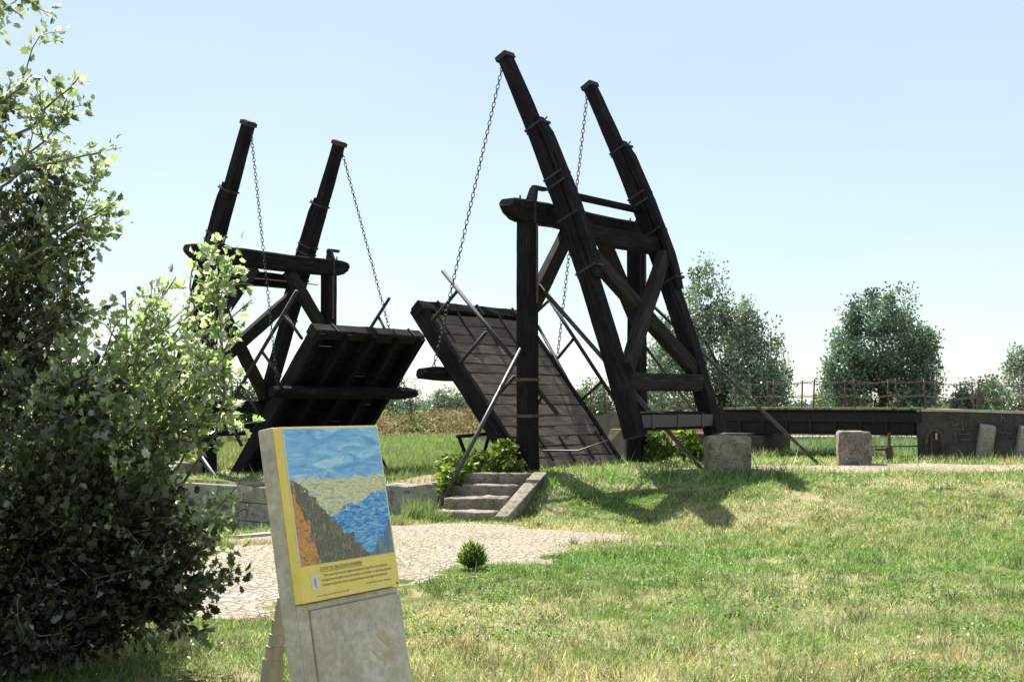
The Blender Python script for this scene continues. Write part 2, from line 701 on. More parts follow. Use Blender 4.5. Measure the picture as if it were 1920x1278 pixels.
def cobble_mat(name, tones, mortar):
    m, nt, p, o = new_mat(name)
    tc = nt.nodes.new('ShaderNodeTexCoord')
    wv = nt.nodes.new('ShaderNodeTexNoise')
    wv.inputs['Scale'].default_value = 2.0
    nt.links.new(tc.outputs['Object'], wv.inputs['Vector'])
    add = nt.nodes.new('ShaderNodeMix')
    add.data_type = 'VECTOR'
    add.inputs[0].default_value = .06
    nt.links.new(tc.outputs['Object'], add.inputs[4])
    nt.links.new(wv.outputs['Color'], add.inputs[5])
    vo = nt.nodes.new('ShaderNodeTexVoronoi')
    vo.inputs['Scale'].default_value = 10.5
    nt.links.new(add.outputs[1], vo.inputs['Vector'])
    ve = nt.nodes.new('ShaderNodeTexVoronoi')
    ve.feature = 'DISTANCE_TO_EDGE'
    ve.inputs['Scale'].default_value = 10.5
    nt.links.new(add.outputs[1], ve.inputs['Vector'])
    sep = nt.nodes.new('ShaderNodeSeparateColor')
    nt.links.new(vo.outputs['Color'], sep.inputs[0])
    c = ramp(nt, sep.outputs[0], [(0, tones[0]), (.5, tones[1]), (1, tones[2])])
    n2 = noise(nt, tc.outputs['Object'], 30, 5, .7)
    c = mixc(nt, .4, c, ramp(nt, n2, [(.3, (.5, .5, .5)), (.7, (1.1, 1.1, 1.1))]), 'MULTIPLY')
    n4 = noise(nt, tc.outputs['Object'], 1.1, 5, .6)
    edge = ramp(nt, ve.outputs['Distance'], [(.02, (1, 1, 1)), (.09, (0, 0, 0))])
    c = mixc(nt, edge, c, mortar)
    c = mixc(nt, ramp(nt, n4, [(.42, (0, 0, 0)), (.60, (.8, .8, .8))]), c, tuple(x * 1.55 for x in mortar))
    nt.links.new(c, p.inputs['Base Color'])
    p.inputs['Roughness'].default_value = .85
    p.inputs['Specular IOR Level'].default_value = .25
    bump(nt, p, ramp(nt, ve.outputs['Distance'], [(0, (0, 0, 0)), (.16, (1, 1, 1))]), .7, .05)
    return m


def sheet(name, x0, x1, y0, y1, step, which, mat, dz):
    xs = np.arange(x0, x1, step)
    ys = np.arange(y0, y1, step)
    X, Y = np.meshgrid(xs, ys)
    P = np.stack([X.ravel(), Y.ravel()], 1)
    Zs = terrain(P[:, 0], P[:, 1]) + dz
    ins = cob_mask(P)[which].reshape(X.shape)
    nx = len(xs)
    keep = ins[:-1, :-1] & ins[1:, :-1] & ins[:-1, 1:] & ins[1:, 1:]
    r, c = np.nonzero(keep)
    q = np.stack([r * nx + c, r * nx + c + 1, (r + 1) * nx + c + 1, (r + 1) * nx + c], 1)
    used = np.unique(q)
    remap = -np.ones(len(P), int)
    remap[used] = np.arange(len(used))
    cnt = np.zeros(len(P))
    np.add.at(cnt, q.ravel(), 1)
    soft = np.where(cnt >= 4, 1.0, 0.0).reshape(X.shape)
    for k_ in range(3):
        pad = np.pad(soft, 1)
        soft = np.minimum(soft, (pad[:-2, 1:-1] + pad[2:, 1:-1] + pad[1:-1, :-2] + pad[1:-1, 2:] + pad[1:-1, 1:-1]) / 5)
    Zs = Zs - .05 * (1 - soft.ravel())
    V = np.column_stack([P, Zs])[used]
    me = bpy.data.meshes.new(name)
    me.from_pydata(V.tolist(), [], remap[q].tolist())
    me.shade_smooth()
    return tag(link_mesh(name, me, mat), kind='structure')


M['cobble_low'] = cobble_mat('pale_cobbles', [(.25, .21, .16), (.315, .275, .22), (.39, .345, .285)], (.19, .155, .11))
M['cobble_road'] = cobble_mat('tan_cobbles', [(.30, .23, .16), (.46, .36, .27), (.58, .49, .39)], (.16, .12, .075))
sheet('cobbled_ramp', -11, 6, 8, 28, .045, 0, M['cobble_low'], .012)
sheet('cobbled_road', 1, 18.5, 21.5, 29, .06, 1, M['cobble_road'], .012)


# ================================================================== THE DRAWBRIDGE HALVES
def chain_part(root, name, p0, p1, **kw):
    mb = MB()
    chain(mb, p0, p1, **kw)
    mb.build(name, M['chain'], root, smooth=True)


def drawbridge(name, label, P, e, z0, zt, bm_c, bm_z, feet_z, leaf0, leaf1, rails, far_rails, stays, right):
    """one half of the double drawbridge. c runs from the portal out over the canal, s across the bridge, z up"""
    W = lambda c, s, z: P + e * c + T * s + Zv * z
    root = thing(name, W(0, 1.88, z0), label, 'drawbridge', 'two halves of the timber drawbridge')
    SP = 3.77
    # ---- portal
    for s in (0, SP):
        zb = z0 - .05 + (.12 if s else 0)
        mb = MB()
        st = []
        for k in np.linspace(0, 1, 12):
            z = zb + (zt - .40 - zb) * k
            w = .315 + (.05 * max(0, 1 - k * 7) if right else .03 * max(0, 1 - k * 6))
            st.append((W(0, s, z), w, w))
        loft(mb, st, T, .03, .005)
        po = mb.build('post', M['tar'], root)
        for z in ((1.05, 1.72) if right else (.9, 1.6, 3.2)):
            mb = MB()
            ring(mb, W(0, s, z0 + z), Zv, T, .32, .32, .012, .055)
            mb.build('iron_band', M['rust'], po)
        # vertical strap running up the landward face and over the lintel
        mb = MB()
        hexa(mb, W(-.166, s + .04, zt - 1.9), T, -e, Zv, .06, .014, 1.9 - .42)
        mb.build('iron_strap', M['rust'], po)
        mb = MB()
        hexa(mb, W(.152, s - .03, zt - 1.5), T, e, Zv, .06, .014, 1.5 - .42)
        mb.build('iron_strap', M['rust'], po)
    # lintel with rounded ends
    mb = MB()
    st = []
    s0, s1 = -.62, SP + .56
    for s, h in ((s0, .14), (s0 + .05, .22), (s0 + .14, .30), (s0 + .28, .375), (s0 + .42, .40)):
        st.append((W(0, s, zt - h / 2 - (.02 if h < .2 else 0)), .34, h))
    for s in np.linspace(0, SP, 9):
        st.append((W(0, s, zt - .20 + .012 * math.sin(s * 2)), .35, .40))
    for s, h in ((s1 - .35, .39), (s1 - .2, .35), (s1 - .08, .27), (s1, .15)):
        st.append((W(0, s, zt - h / 2 - (.02 if h < .2 else 0)), .34, h))
    loft(mb, st, e, .035, .007)
    li = mb.build('lintel', M['tar'], root)
    for s in (0, SP):
        mb = MB()
        ring(mb, W(0, s, zt - .20), T, e, .355, .41, .012, .06)
        mb.build('iron_band', M['iron'], li)
        mb = MB()
        # bearing bracket and bolts on top of the lintel
        prism(mb, [W(-.12, s + .05, zt + .0), W(-.16, s + .05, zt + .26), W(-.02, s + .05, zt + .26), W(.06, s + .05, zt + .08), W(.12, s + .05, zt)], T * .09)
        hexa(mb, W(-.14, s + .06, zt + .23), T, e, Zv, .36, .10, .07)
        mb.build('bracket', M['iron'], li)
        for k in (-.14, .22):
            mb = MB()
            tube(mb, [W(.06, s + k, zt - .02), W(.06, s + k, zt + .10)], .018, 6)
            mb.build('bolt', M['iron'], li)
    # knee braces of the portal
    for (sa, za, sb, zb) in ((.05, 3.42, 1.32, zt - .42), (SP - .05, 3.42, 2.42, zt - .42)):
        mb = MB()
        timber(mb, W(-.02, sa, za), W(-.02, sb, zb + .03), .20, .30, e, jit=.006)
        mb.build('knee_brace', M['weathered'], root)
    # ---- balance beams
    SN, SF = .45, 3.35
    qf = np.polyfit(bm_z, bm_c, 2)
    pc = lambda z: float(np.polyval(qf, z))
    for s in (SN, SF):
        mb = MB()
        zz = np.linspace(bm_z[0], feet_z, 22)
        st = []
        for z in zz:
            k = (bm_z[0] - z) / (bm_z[0] - feet_z)
            st.append((W(pc(z), s, z), .25 + .06 * min(1, k * 2.5), .235 + .07 * min(1, k * 2)))
        loft(mb, st, T, .02, .006)
        bo = mb.build('balance_beam', M['tar'], root)
        # doubling timber on the landward side
        d = nrm(W(pc(5.6), s, 5.6) - W(pc(8), s, 8))
        out = np.cross(d, T)
        out = out if np.dot(out, e) < 0 else -out
        mb = MB()
        za, zb = bm_z[0] - 1.42, bm_z[0] - 4.55
        st = []
        for i, z in enumerate(np.linspace(za, zb, 10)):
            th = (.08, .15)[i] if i < 2 else (.15 if i < 8 else (.12 if i == 8 else .06))
            off = .12 + th / 2 + .01 + .03 * min(1, i / 4)
            st.append((W(pc(z), s, z) + out * off, .26, th))
        loft(mb, st, T, .02, .005)
        mb.build('doubling_timber', M['tar'], bo)
        for dz, hh in ((1.55, .40), (2.55, .42), (2.72, .42), (3.35, .44), (4.35, .44)):
            mb = MB()
            z = bm_z[0] - dz
            cc = W(pc(z), s, z) + out * .065
            ring(mb, cc, d, T, .30, hh, .012, .045)
            tube(mb, [cc + out * (hh / 2) - T * .05, cc + out * (hh / 2 + .09) - T * .05 + Zv * .03], .016, 5)
            hexa(mb, cc - out * (hh / 2 + .06) - T * .05, T, out, d, .10, .07, .03)
            mb.build('iron_band', M['iron'], bo)
        mb = MB()
        z = bm_z[0] - .06
        ring(mb, W(pc(z), s, z), d, T, .255, .24, .02, .10)
        hexa(mb, W(pc(z), s - .1, z) - d * .07, T, -out, d, .2, .13, .05)
        mb.build('end_cap', M['iron'], bo)
    # timbers that tie the two beams together
    def cross(nm, z, sa, sb, w, h, mat, up=0.0):
        mb = MB()
        timber(mb, W(pc(z) - .02, sa, z), W(pc(z) - .02, sb, z), w, h, e, jit=.008)
        return mb.build(nm, M[mat], root)
    zx = zt - .58
    cross('cross_beam', zx, SN + .13, SF - .13, .25, .34, 'tar')
    cross('cross_beam', 2.10 if right else 1.62, SN + .13, SF - .13, .26, .33, 'weathered' if right else 'tar')
    mb = MB()
    zc = 1.38 if right else 1.05
    c0 = pc(zc)
    hexa(mb, W(c0 - .13, SN + .17, zc - .10), T, e, Zv, SF - SN - .34, .012, .2)
    hexa(mb, W(c0 - .13, SN + .17, zc + .10), T, e, Zv, SF - SN - .34, .1, .012)
    hexa(mb, W(c0 - .13, SN + .17, zc - .112), T, e, Zv, SF - SN - .34, .1, .012)
    for k in (.5, 1.4, 2.3):
        hexa(mb, W(c0 - .145, SN + k, zc - .13), T, e, Zv, .07, .02, .26)
    mb.build('iron_channel', M['greyiron'], root)
    mb = MB()
    timber(mb, W(c0 + .12, SN + .16, zc), W(c0 + .12, SF - .16, zc), .24, .34, e, jit=.008)
    mb.build('counterweight_timber', M['tar'], root)
    # crossed diagonals
    za, zb = zt - .80, (2.32 if right else 1.9)
    for (sa, z_a, sb, z_b, off) in ((SN + .1, za, SF - .1, zb, -.06), (SF - .1, za, SN + .1, zb, -.20 if right else .1)):
        mb = MB()
        timber(mb, W(pc(z_a) + off + .05, sa, z_a), W(pc(z_b) + off + .05, sb, z_b), .20, .30, e, jit=.008)
        mb.build('diagonal_brace', M['weathered'], root)
    mb = MB()
    za = zt + (.18 if right else -.12)
    tube(mb, [W(pc(za) + .02, SN, za), W(pc(za) + .02, SF, za)], .075, 10)
    mb.build('axle', M['tar'], root, smooth=True)
    if not right:
        mb = MB()
        tube(mb, [W(-.3, .1, zt - .62), W(-.3, SP - .1, zt - .62)], .014, 6)
        mb.build('tie_rod', M['iron'], root)
    # ---- leaf: deck plane from leaf0 to leaf1 in (c, z)
    a = A3(leaf0[0], leaf0[1], 0)
    l1 = A3(leaf1[0], leaf1[1], 0)
    Lf = np.linalg.norm(l1 - a)
    du = (l1 - a) / Lf
    D3 = e * du[0] + Zv * du[1]
    Nn = -e * du[1] + Zv * du[0]           # out of the deck, landward and up
    SL0, SL1 = .20, 3.57
    Q = lambda l, s, n: P + e * leaf0[0] + Zv * leaf0[1] + D3 * l + T * s + Nn * n
    mb = MB()
    l = .0
    while l < Lf - .30:
        w = .235 + rng.random() * .06
        w = min(w, Lf - .26 - l)
        if w < .1:
            break
        n = 12
        st = []
        ph = rng.random() * 9
        for i in range(n + 1):
            s = SL0 + .15 + (SL1 - SL0 - .30) * i / n
            st.append((Q(l + w / 2 + .012 * math.sin(s * 2.1 + ph), s, -.03 + (rng.random() - .5) * .004), w - (.012 + .012 * rng.random() if right else .003), .06))
        loft(mb, st, D3, .012, .004)
        l += w
    mb.build('plank_deck', M['plank' if right else 'tar'], root)
    for i, s in enumerate(np.linspace(SL0 + .075, SL1 - .075, 5)):
        mb = MB()
        edge = i in (0, 4)
        w = .17 if edge else .15
        timber(mb, Q(-.15, s, -.20 if not edge else -.155), Q(Lf - .02, s, -.20 if not edge else -.155), w, .27 if not edge else .36, T, jit=.006)
        mb.build('stringer', M['tar'], root)
    mb = MB()
    timber(mb, Q(Lf - .12, SL0 - .04, -.10), Q(Lf - .12, SL1 + .04, -.10), .25, .27, D3, jit=.011, n=12)
    eb = mb.build('end_beam', M['weathered' if not right else 'tar'], root)
    for s in (SL0 + .55, SL0 + 1.8, SL1 - .35):
        mb = MB()
        hexa(mb, Q(Lf - .26, s, .032), T, D3, Nn, .05, .29, .012)
        hexa(mb, Q(Lf + .012, s, -.24), T, D3, Nn, .05, .012, .284)
        mb.build('iron_band', M['iron'], eb)
    mb = MB()
    lc = Lf * .645
    st = []
    sA, sB = SL0 - .62, SL1 + .55
    for i, s in enumerate(np.linspace(sA, sB, 14)):
        r = .27 if 0 < i < 13 else .20
        st.append((Q(lc + .01 * math.sin(i), s, -.47), r, r))
    loft(mb, st, D3, .08, .014)
    mb.build('chain_beam', M['tar'], root)
    # iron runners let into the deck
    for s in np.linspace(SL0 + .32, SL1 - .32, 5):
        for (la, lb) in ((Lf - 1.15, Lf - .16), (.12, .75)):
            mb = MB()
            hexa(mb, Q(la + rng.random() * .12, s - .02, .002), T, D3, Nn, .045, lb - la, .03)
            mb.build('iron_runner', M['iron'], root)
    # ---- railings of the leaf
    for (side_s, pts, sts) in ((SL0, rails[0], rails[1]), (SL1, far_rails[0], far_rails[1])):
        mb = MB()
        (ca, za), (cb, zb) = pts[0]
        tube(mb, [W(ca, side_s, za), W(cb, side_s, zb)], .042, 8)
        ro = mb.build('hand_rail', M['iron'], root, smooth=True)
        for (ca, za), (cb, zb) in sts:
            mb = MB()
            tube(mb, [W(ca, side_s, za), W(cb, side_s, zb)], .036, 8)
            mb.build('stanchion', M['iron'], ro, smooth=True)
        for (ca, za), (cb, zb) in pts[1:]:
            mb = MB()
            tube(mb, [W(ca, side_s - .03, za), W(cb, side_s - .03, zb)], .036, 8)
            mb.build('mid_rail', M['iron'], root, smooth=True)
    # ---- chains
    ztip = bm_z[0] - .22
    for s, sb in ((SN, SL0 - .36), (SF, SL1 + .32)):
        top = W(pc(ztip) + .15, s, ztip)
        bot = Q(lc, sb, -.33)
        chain_part(root, 'chain', top, bot)
        if s == SF and not right:
            lo = Q(lc, sb - .05, -.62)
            chain_part(root, 'chain', lo, lo - Zv * .55)
    for (a_, b_, r) in stays:
        mb = MB()
        a_ = np.asarray(a_, float)
        b_ = np.asarray(b_, float)
        tube(mb, [a_, (a_ + b_) / 2 - Zv * .01, b_], r, 8)
        mb.build('stay_rod', M['greyiron'], root, smooth=True)
    return root, W, Q


WR = lambda c, s, z: P1 - B * c + T * s + Zv * z
WL = lambda c, s, z: P3 + B * c + T * s + Zv * z
rod_foot = g3(-1.36, 21.85, -.05)
stay1 = g3(3.6, 24.12, -.05)
stay2 = g3(6.43, 26.7, -.05)
far_foot = g3(*(P1 + T * (3.77 + 4.1))[:2], -.05)
rootR, _, QR = drawbridge(
    'drawbridge', 'nearer black timber drawbridge half whose raised leaf shows its plank deck', P1, -B, .42, 5.46,
    [.88, .33, -.20, -.70, -1.00, -1.33, -1.66, -2.02], [8.47, 7.17, 6.12, 5.03, 4.28, 3.33, 2.30, 1.22], 1.10,
    (.17, .45), (2.90, 3.75),
    ([((2.26, 4.32), (-.55, 1.50))], [((1.88, 3.9), (2.52, 3.35)), ((1.14, 3.07), (1.80, 2.49)), ((.45, 2.21), (1.10, 1.66)), ((-.20, 1.86), (.42, .95))]),
    ([((2.41, 4.34), (.30, 1.60)), ((2.41, 3.40), (.34, .28))], [((2.1, 3.96), (2.75, 3.5)), ((1.48, 3.08), (2.10, 2.48)), ((.76, 2.16), (1.40, 1.68))]),
    [(WR(-.1, .22, 3.9), stay1, .042), (WR(-.1, 3.95, 3.9), stay2, .036), (WR(0, -.2, 2.7), rod_foot, .04), (WR(0, 3.95, 3.0), far_foot, .03)], True)
mbx = MB()
tube(mbx, [WR(-.1, .35, .82), WR(-.62, .75, .82), WR(-1.35, .62, 1.02)], .018, 6)
mbx.build('bent_rod', M['greyiron'], rootR, smooth=True)
rod_l = g3(-5.75, 27.0, 0)
rootL, _, QL = drawbridge(
    'drawbridge', 'farther black timber drawbridge half whose raised leaf shows its dark underside', P3, B, .05, 5.33,
    [.83, .25, -.27, -.95, -1.59, -2.30], [8.20, 6.92, 5.76, 3.96, 2.19, .80], .70,
    (.55, .12), (3.24, 3.41),
    ([((2.73, 4.15), (.20, 1.30))], [((2.33, 3.67), (2.9, 3.10)), ((1.62, 2.84), (2.22, 2.28)), ((.96, 2.07), (1.52, 1.45)), ((.36, 1.4), (.95, .75))]),
    ([((2.30, 4.24), (.3, 2.0))], [((1.95, 3.78), (2.5, 3.0)), ((1.2, 2.95), (1.8, 2.2))]),
    [(WL(1.3, -1.2, .55), A3(-5.35, 27.1, -1.1), .045)], False)

# ================================================================== STEPS, WALLS, STONES
# stone steps
zs = [.47, .29, .11, -.07]
pl = [((866, 887), (992, 887)), ((846, 908), (972, 909)), ((832, 933), (948, 934)), ((810, 958), (924, 960))]


def hit_z(px, py, z):
    d = ray(px, py)
    return EYE + d * ((z - 1.7) / d[2])


st_root = thing('stone_steps', g3(-.8, 21.6), 'four worn pale stone steps climbing to the foot of the nearer drawbridge post', 'steps')
for i, (a, c) in enumerate(pl):
    A_, C_ = hit_z(*a, zs[i]), hit_z(*c, zs[i])
    X = nrm(C_ - A_)
    Y = np.cross(Zv, X)
    ln = np.linalg.norm(C_ - A_)
    mb = MB()
    stone(mb, (A_ + C_) / 2 + Y * .40 - Zv * .60, X, Y, ln, .80, .60, .022, 10, .035)
    mb.build('step', M['step'], st_root, smooth=True)
a0, a1 = hit_z(1000, 886, .50), hit_z(925, 968, -.12)
mb = MB()
prism(mb, [a0 + A3(0, .35, 0), a0, a1, a1 - Zv * .3, A3(a0[0], a0[1] + .35, -.4)], A3(.24, -.05, 0))
mb.build('side_slab', M['step'], st_root, bevel=.02)

# low concrete quay wall between the two towers and the ashlar wall below the farther tower
wall_a = lambda a, z: P1 + B * a - T * 2.0 + Zv * z
mb = MB()
qa, qb = -.40, -4.1
n = 14
for side in range(1):
    vs = []
    for i in range(n + 1):
        a = qa + (qb - qa) * i / n
        top = .34 - .062 * (-a) + .02 * math.sin(i * 1.7)
        for (off, z) in ((0, -1.6), (-.04, top - .03), (.0, top), (.42, top + .01), (.42, -1.6)):
            vs.append(wall_a(a, z) + T * (off + .01 * math.sin(i * 2.3 + z)))
    fs = [[i * 5 + k, i * 5 + k + 1, (i + 1) * 5 + k + 1, (i + 1) * 5 + k] for i in range(n) for k in range(4)]
    fs += [[0, 1, 2, 3, 4], [n * 5 + k for k in range(5)]]
    mb.add(vs, fs)
o = mb.build('quay_wall', M['ashlar'], None, wall_a(-2, -.3))
tag(o, 'low plain concrete quay wall running left from the stone steps', 'wall')

ash = thing('quay_wall', wall_a(-7.5, -1), 'tall quay wall of squared stone blocks below the farther drawbridge half', 'wall')
mb = MB()
hexa(mb, wall_a(-18, -1.75) + T * .05, B, T, Zv, 13.9, .40, 1.80)
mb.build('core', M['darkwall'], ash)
mb = MB()
z = -1.75
row = 0
while z < .02:
    hgt = .36 + .04 * rng.random()
    if z + hgt > .02 - .15:
        hgt = .07 - z + .0
    a = -18 + .3 * rng.random()
    while a < -4.15:
        w = .55 + .5 * rng.random()
        w = min(w, -4.1 - a)
        pr = .02 * rng.random()
        hexa(mb, wall_a(a + .006, z + .006) - T * (.05 + pr), B, T, Zv, w - .012, .11 + pr, hgt - .012)
        a += w
    z += hgt
mb.build('stone_facing', M['ashlar'], ash, bevel=.012)
# steps of the farther tower
sl = thing('stone_steps', WL(-.9, -.9, .1), 'low stone landing steps beside the farther drawbridge post half hidden by the shrub', 'steps')
for k in range(3):
    mb = MB()
    c = P3 - B * (.55 + .0) - T * (.55 + .35 * k)
    stone(mb, A3(c[0], c[1], -.14 - .17 * k), B, T, 1.5, .55, .52, .015, 6, .03)
    mb.build('step', M['step'], sl, smooth=True)
mb = MB()
stone(mb, WL(1.1, -.2, -.3), B, T, 3.4, .5, .42, .03, 10, .04)
tag(mb.build('stone_sill', M['stone'], None, WL(1.1, -.2, -.3), smooth=True), 'dark stone sill under the hinge of the farther raised leaf', 'sill')
mb = MB()
stone(mb, WR(.15, 1.9, .02), B, T, .5, 3.6, .42, .03, 10, .04)
tag(mb.build('stone_sill', M['stone'], None, WR(.15, 1.9, .02), smooth=True), 'stone sill under the hinge of the nearer raised leaf', 'sill')
# kerb strip along the foot of the ashlar wall
mb = MB()
k0, k1 = at(150, 1020), at(505, 1004)
X = nrm(A3(k1[0] - k0[0], k1[1] - k0[1], 0))
Ln = np.linalg.norm(k1 - k0)
vs = []
for i in range(13):
    p = k0 + (k1 - k0) * i / 12
    for off in (-.14, .14):
        q = p + np.cross(Zv, X) * off
        for dz in (-.1, .05):
            vs.append(g3(q[0], q[1], dz))
fs = []
for i in range(12):
    o_ = i * 4
    fs += [[o_, o_ + 1, o_ + 5, o_ + 4], [o_ + 1, o_ + 3, o_ + 7, o_ + 5], [o_ + 3, o_ + 2, o_ + 6, o_ + 7]]
mb.add(vs, fs)
tag(mb.build('kerb', M['coping'], None, k0), 'pale flush kerb strip at the foot of the squared stone quay wall', 'kerb', kind='structure')

# the two stone blocks by the cobbled road
mb = MB()
c = g3(3.86, 23.05, -.12)
stone(mb, c, A3(1, .05, 0), A3(-.05, 1, 0), .75, .62, .78, .028, 9, .06)
tag(mb.build('stone_block', M['stone'], None, c, smooth=True), 'wider stone block with dark stained face on the near edge of the cobbled road', 'stone block', 'stone blocks along the cobbled road')
mb = MB()
c = g3(7.0, 26.3, -.06)
X = nrm(A3(1, -.16, 0))
stone(mb, c, X, np.cross(Zv, X), .66, .58, .74, .028, 9, .05)
tag(mb.build('stone_block', stone_mat('lichened_stone', [(.11, .095, .075), (.25, .225, .185), (.41, .38, .325)], 6, (.055, .05, .043)), None, c, smooth=True),
    'squarer brown lichened stone block on the far edge of the cobbled road under the footbridge', 'stone block', 'stone blocks along the cobbled road')

# ================================================================== FIXED FOOTBRIDGE, ABUTMENTS AND CHAIN RAILING
FA = A3(9.15, 29.0, 0)           # right abutment corner
FB = A3(6.0, 31.4, 0)            # left abutment corner
FD = nrm(FA - FB)
FN = A3(-FD[1], FD[0], 0)        # towards the back
DZ = 1.56
fb = thing('footbridge', (FA + FB) / 2 + Zv * .9, 'low dark steel girder footbridge between two abutments right of the drawbridge', 'bridge')
Lb = np.linalg.norm(FA - FB)
for off in (0, 1.1):
    mb = MB()
    O = FB - FD * .9 + FN * off + Zv * (DZ - .56)
    Lg = Lb + 1.0
    hexa(mb, O + FN * .06, FD, FN, Zv, Lg, .03, .52)
    hexa(mb, O + Zv * .0, FD, FN, Zv, Lg, .18, -.03)
    hexa(mb, O + Zv * .27, FD, FN, Zv, Lg, .06, .22)
    hexa(mb, O + Zv * .52, FD, FN, Zv, Lg, .2, .03)
    for k in np.arange(.4, Lg, .62):
        hexa(mb, O + FD * k, FD, FN, Zv, .05, .058, .27)
    mb.build('girder', iron_mat('black_girder', (.005, .005, .005), (.016, .014, .012), .9, 0.0) if off == 0 else M['iron'], fb)
mb = MB()
hexa(mb, FB - FD * .9 + FN * -.04 + Zv * (DZ - .006), FD, FN, Zv, Lb + 1.0, 1.35, .05)
mb.build('deck', M['stone'], fb)

# right abutment
ab = thing('abutment', FA + Zv * .3, 'dark stained concrete abutment wall with faint chalk writing at the right', 'abutment')
AE = A3(17.5, 27.6, 0)
AD = nrm(AE - FA)
AN = A3(-AD[1], AD[0], 0)
LA = np.linalg.norm(AE - FA)
mb = MB()
nn = 16
vs = []
for i in range(nn + 1):
    x = LA * i / nn
    top = DZ - .03 - .055 * max(0, x - .8) * .6
    for (off, zz) in ((-.10, -.2), (0, top - .01), (2.4, top - .01), (2.4, -.2)):
        vs.append(FA + AD * (x + (.75 if i == 0 and off > 1 else 0)) + AN * off + Zv * zz)
fs = [[i * 4 + k, i * 4 + k + 1, (i + 1) * 4 + k + 1, (i + 1) * 4 + k] for i in range(nn) for k in range(3)] + [[0, 1, 2, 3], [nn * 4 + k for k in range(4)]]
mb.add(vs, fs)
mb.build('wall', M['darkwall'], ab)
mb = MB()
vs = []
for i in range(nn + 1):
    x = LA * i / nn
    top = DZ - .03 - .055 * max(0, x - .8) * .6
    for (off, zz) in ((-.035, top - .012), (-.035, top + .045), (2.42, top + .05), (2.42, top - .012)):
        vs.append(FA + AD * (x + (.75 if i == 0 and off > 1 else 0)) + AN * off + Zv * zz)
mb.add(vs, [list(f) for f in fs])
mb.build('coping', M['coping'], ab)


# chalk writing on the wall
def wall_pt(px, py, off=.012):
    d = ray(px, py)
    n3 = nrm(np.cross(AD, A3(0, 0, 1)) * 1.0)
    # battered face: plane through the foot and the top of the wall
    p0 = FA - AN * .10 + Zv * -.2
    n3 = nrm(np.cross(AD, (FA + Zv * DZ) - p0))
    if n3[1] > 0:
        n3 = -n3
    k = np.dot(p0 - EYE, n3) / np.dot(d, n3)
    return EYE + d * k + n3 * off


def strokes(name, lines, mat, parent, r=.012):
    for ln in lines:
        mb = MB()
        tube(mb, [wall_pt(*q) for q in ln], r, 5)
        mb.build(name, mat, parent)


chalk = plain_mat('faint_chalk', (.16, .165, .17), .95, 0, 0)
ochre = plain_mat('faint_ochre_chalk', (.15, .12, .07), .95, 0, 0)
U = lambda x, y: (1700 + x / 7.1, 700 + y / 7.1)
strokes('chalk_stroke', [
    [U(600, 690), U(650, 680), U(690, 660), U(640, 720)], [U(738, 600), U(735, 660), U(752, 715), U(780, 710), U(790, 650)], [U(752, 715), U(752, 760)],
    [U(655, 790), U(655, 930)], [U(630, 815), U(655, 790)], [U(710, 808), U(850, 800)], [U(712, 882), U(845, 886)],
    [U(1262, 520), U(1255, 640)], [U(1262, 520), U(1305, 515)], [U(1258, 585), U(1300, 580)],
    [U(1385, 640), U(1392, 545), U(1475, 600), U(1480, 520)], [U(1230, 770), U(1270, 800), U(1310, 775), U(1350, 805), U(1395, 790)], [U(672, 490), U(690, 515)]],
    chalk, ab, .0085)
strokes('chalk_stroke', [[U(575, 575), U(640, 610), U(715, 620)], [U(610, 745), U(700, 745), U(790, 750), U(865, 735)]], ochre, ab, .008)

# leaning slabs against the abutment
for i, (px, lab) in enumerate(((1842, 'speckled stone slab leaning on the abutment wall, fully in view'), (1916, 'speckled stone slab leaning on the abutment wall, cut by the right edge of the photo'))):
    zb = .3
    foot = at(px - 4, 862)
    d = ray(px, 862)
    f0 = foot - AN * .0
    w = .33
    mb = MB()
    top = wall_pt(px + 8, 795 + i * 3, .02)
    up = nrm(top - f0)
    Yd = nrm(np.cross(AD, up))
    Yd = Yd if Yd[1] < 0 else -Yd
    st = [(f0 - up * .15, w, .26), (f0 + up * .3, w, .26), (top, w * .97, .25)]
    loft(mb, [(c + Yd * .14, a_, b_) for c, a_, b_ in st], AD, .02, .008)
    tag(mb.build('stone_slab', M['slab'], None, f0), lab, 'stone slab', 'slabs leaning on the abutment')

# iron arch standing at the abutment
ia = thing('iron_arch', at(1748, 862), 'rusty iron arch frame with a thin rail on the left end of the abutment', 'frame')
mb = MB()
pts = [wall_pt(1736 + 14 * (1 - math.cos(a)) * 1.05, 826 - 19 * math.sin(a), .12) for a in np.linspace(0, math.pi, 13)]
pts = [wall_pt(1735, 868, .12)] + pts + [wall_pt(1767, 868, .12)]
tube(mb, pts, .035, 8)
mb.build('arch', M['rust'], ia, smooth=True)
mb = MB()
tube(mb, [wall_pt(1744, 868, .12), wall_pt(1745, 812, .12)], .025, 6)
tube(mb, [wall_pt(1745, 826, .12), wall_pt(1762, 824, .12)], .015, 6)
mb.build('upright', M['rust'], ia)
mb = MB()
hexa(mb, wall_pt(1752, 812, .14), AD, Zv, AN, .04, -.14, .02)
mb.build('pale_plate', M['coping'], ia)
mb = MB()
tube(mb, [wall_pt(1732, 836, .12), A3(7.6, 28.2, .75)], .016, 6)
mb.build('rail', M['iron'], ia)
mb = MB()
c = at(1668, 866)
hexa(mb, c + A3(-.07, 0, -.1), A3(1, 0, 0), A3(0, 1, 0), Zv, .14, .12, .42)
tube(mb, [c, c + Zv * .62], .035, 8)
hexa(mb, c + A3(-.30, .02, .24), A3(1, 0, 0), A3(0, 1, 0), Zv, .26, .05, .05)
tag(mb.build('mooring_post', M['rust'], None, c), 'short rusty iron mooring post right of the brown stone block', 'post')

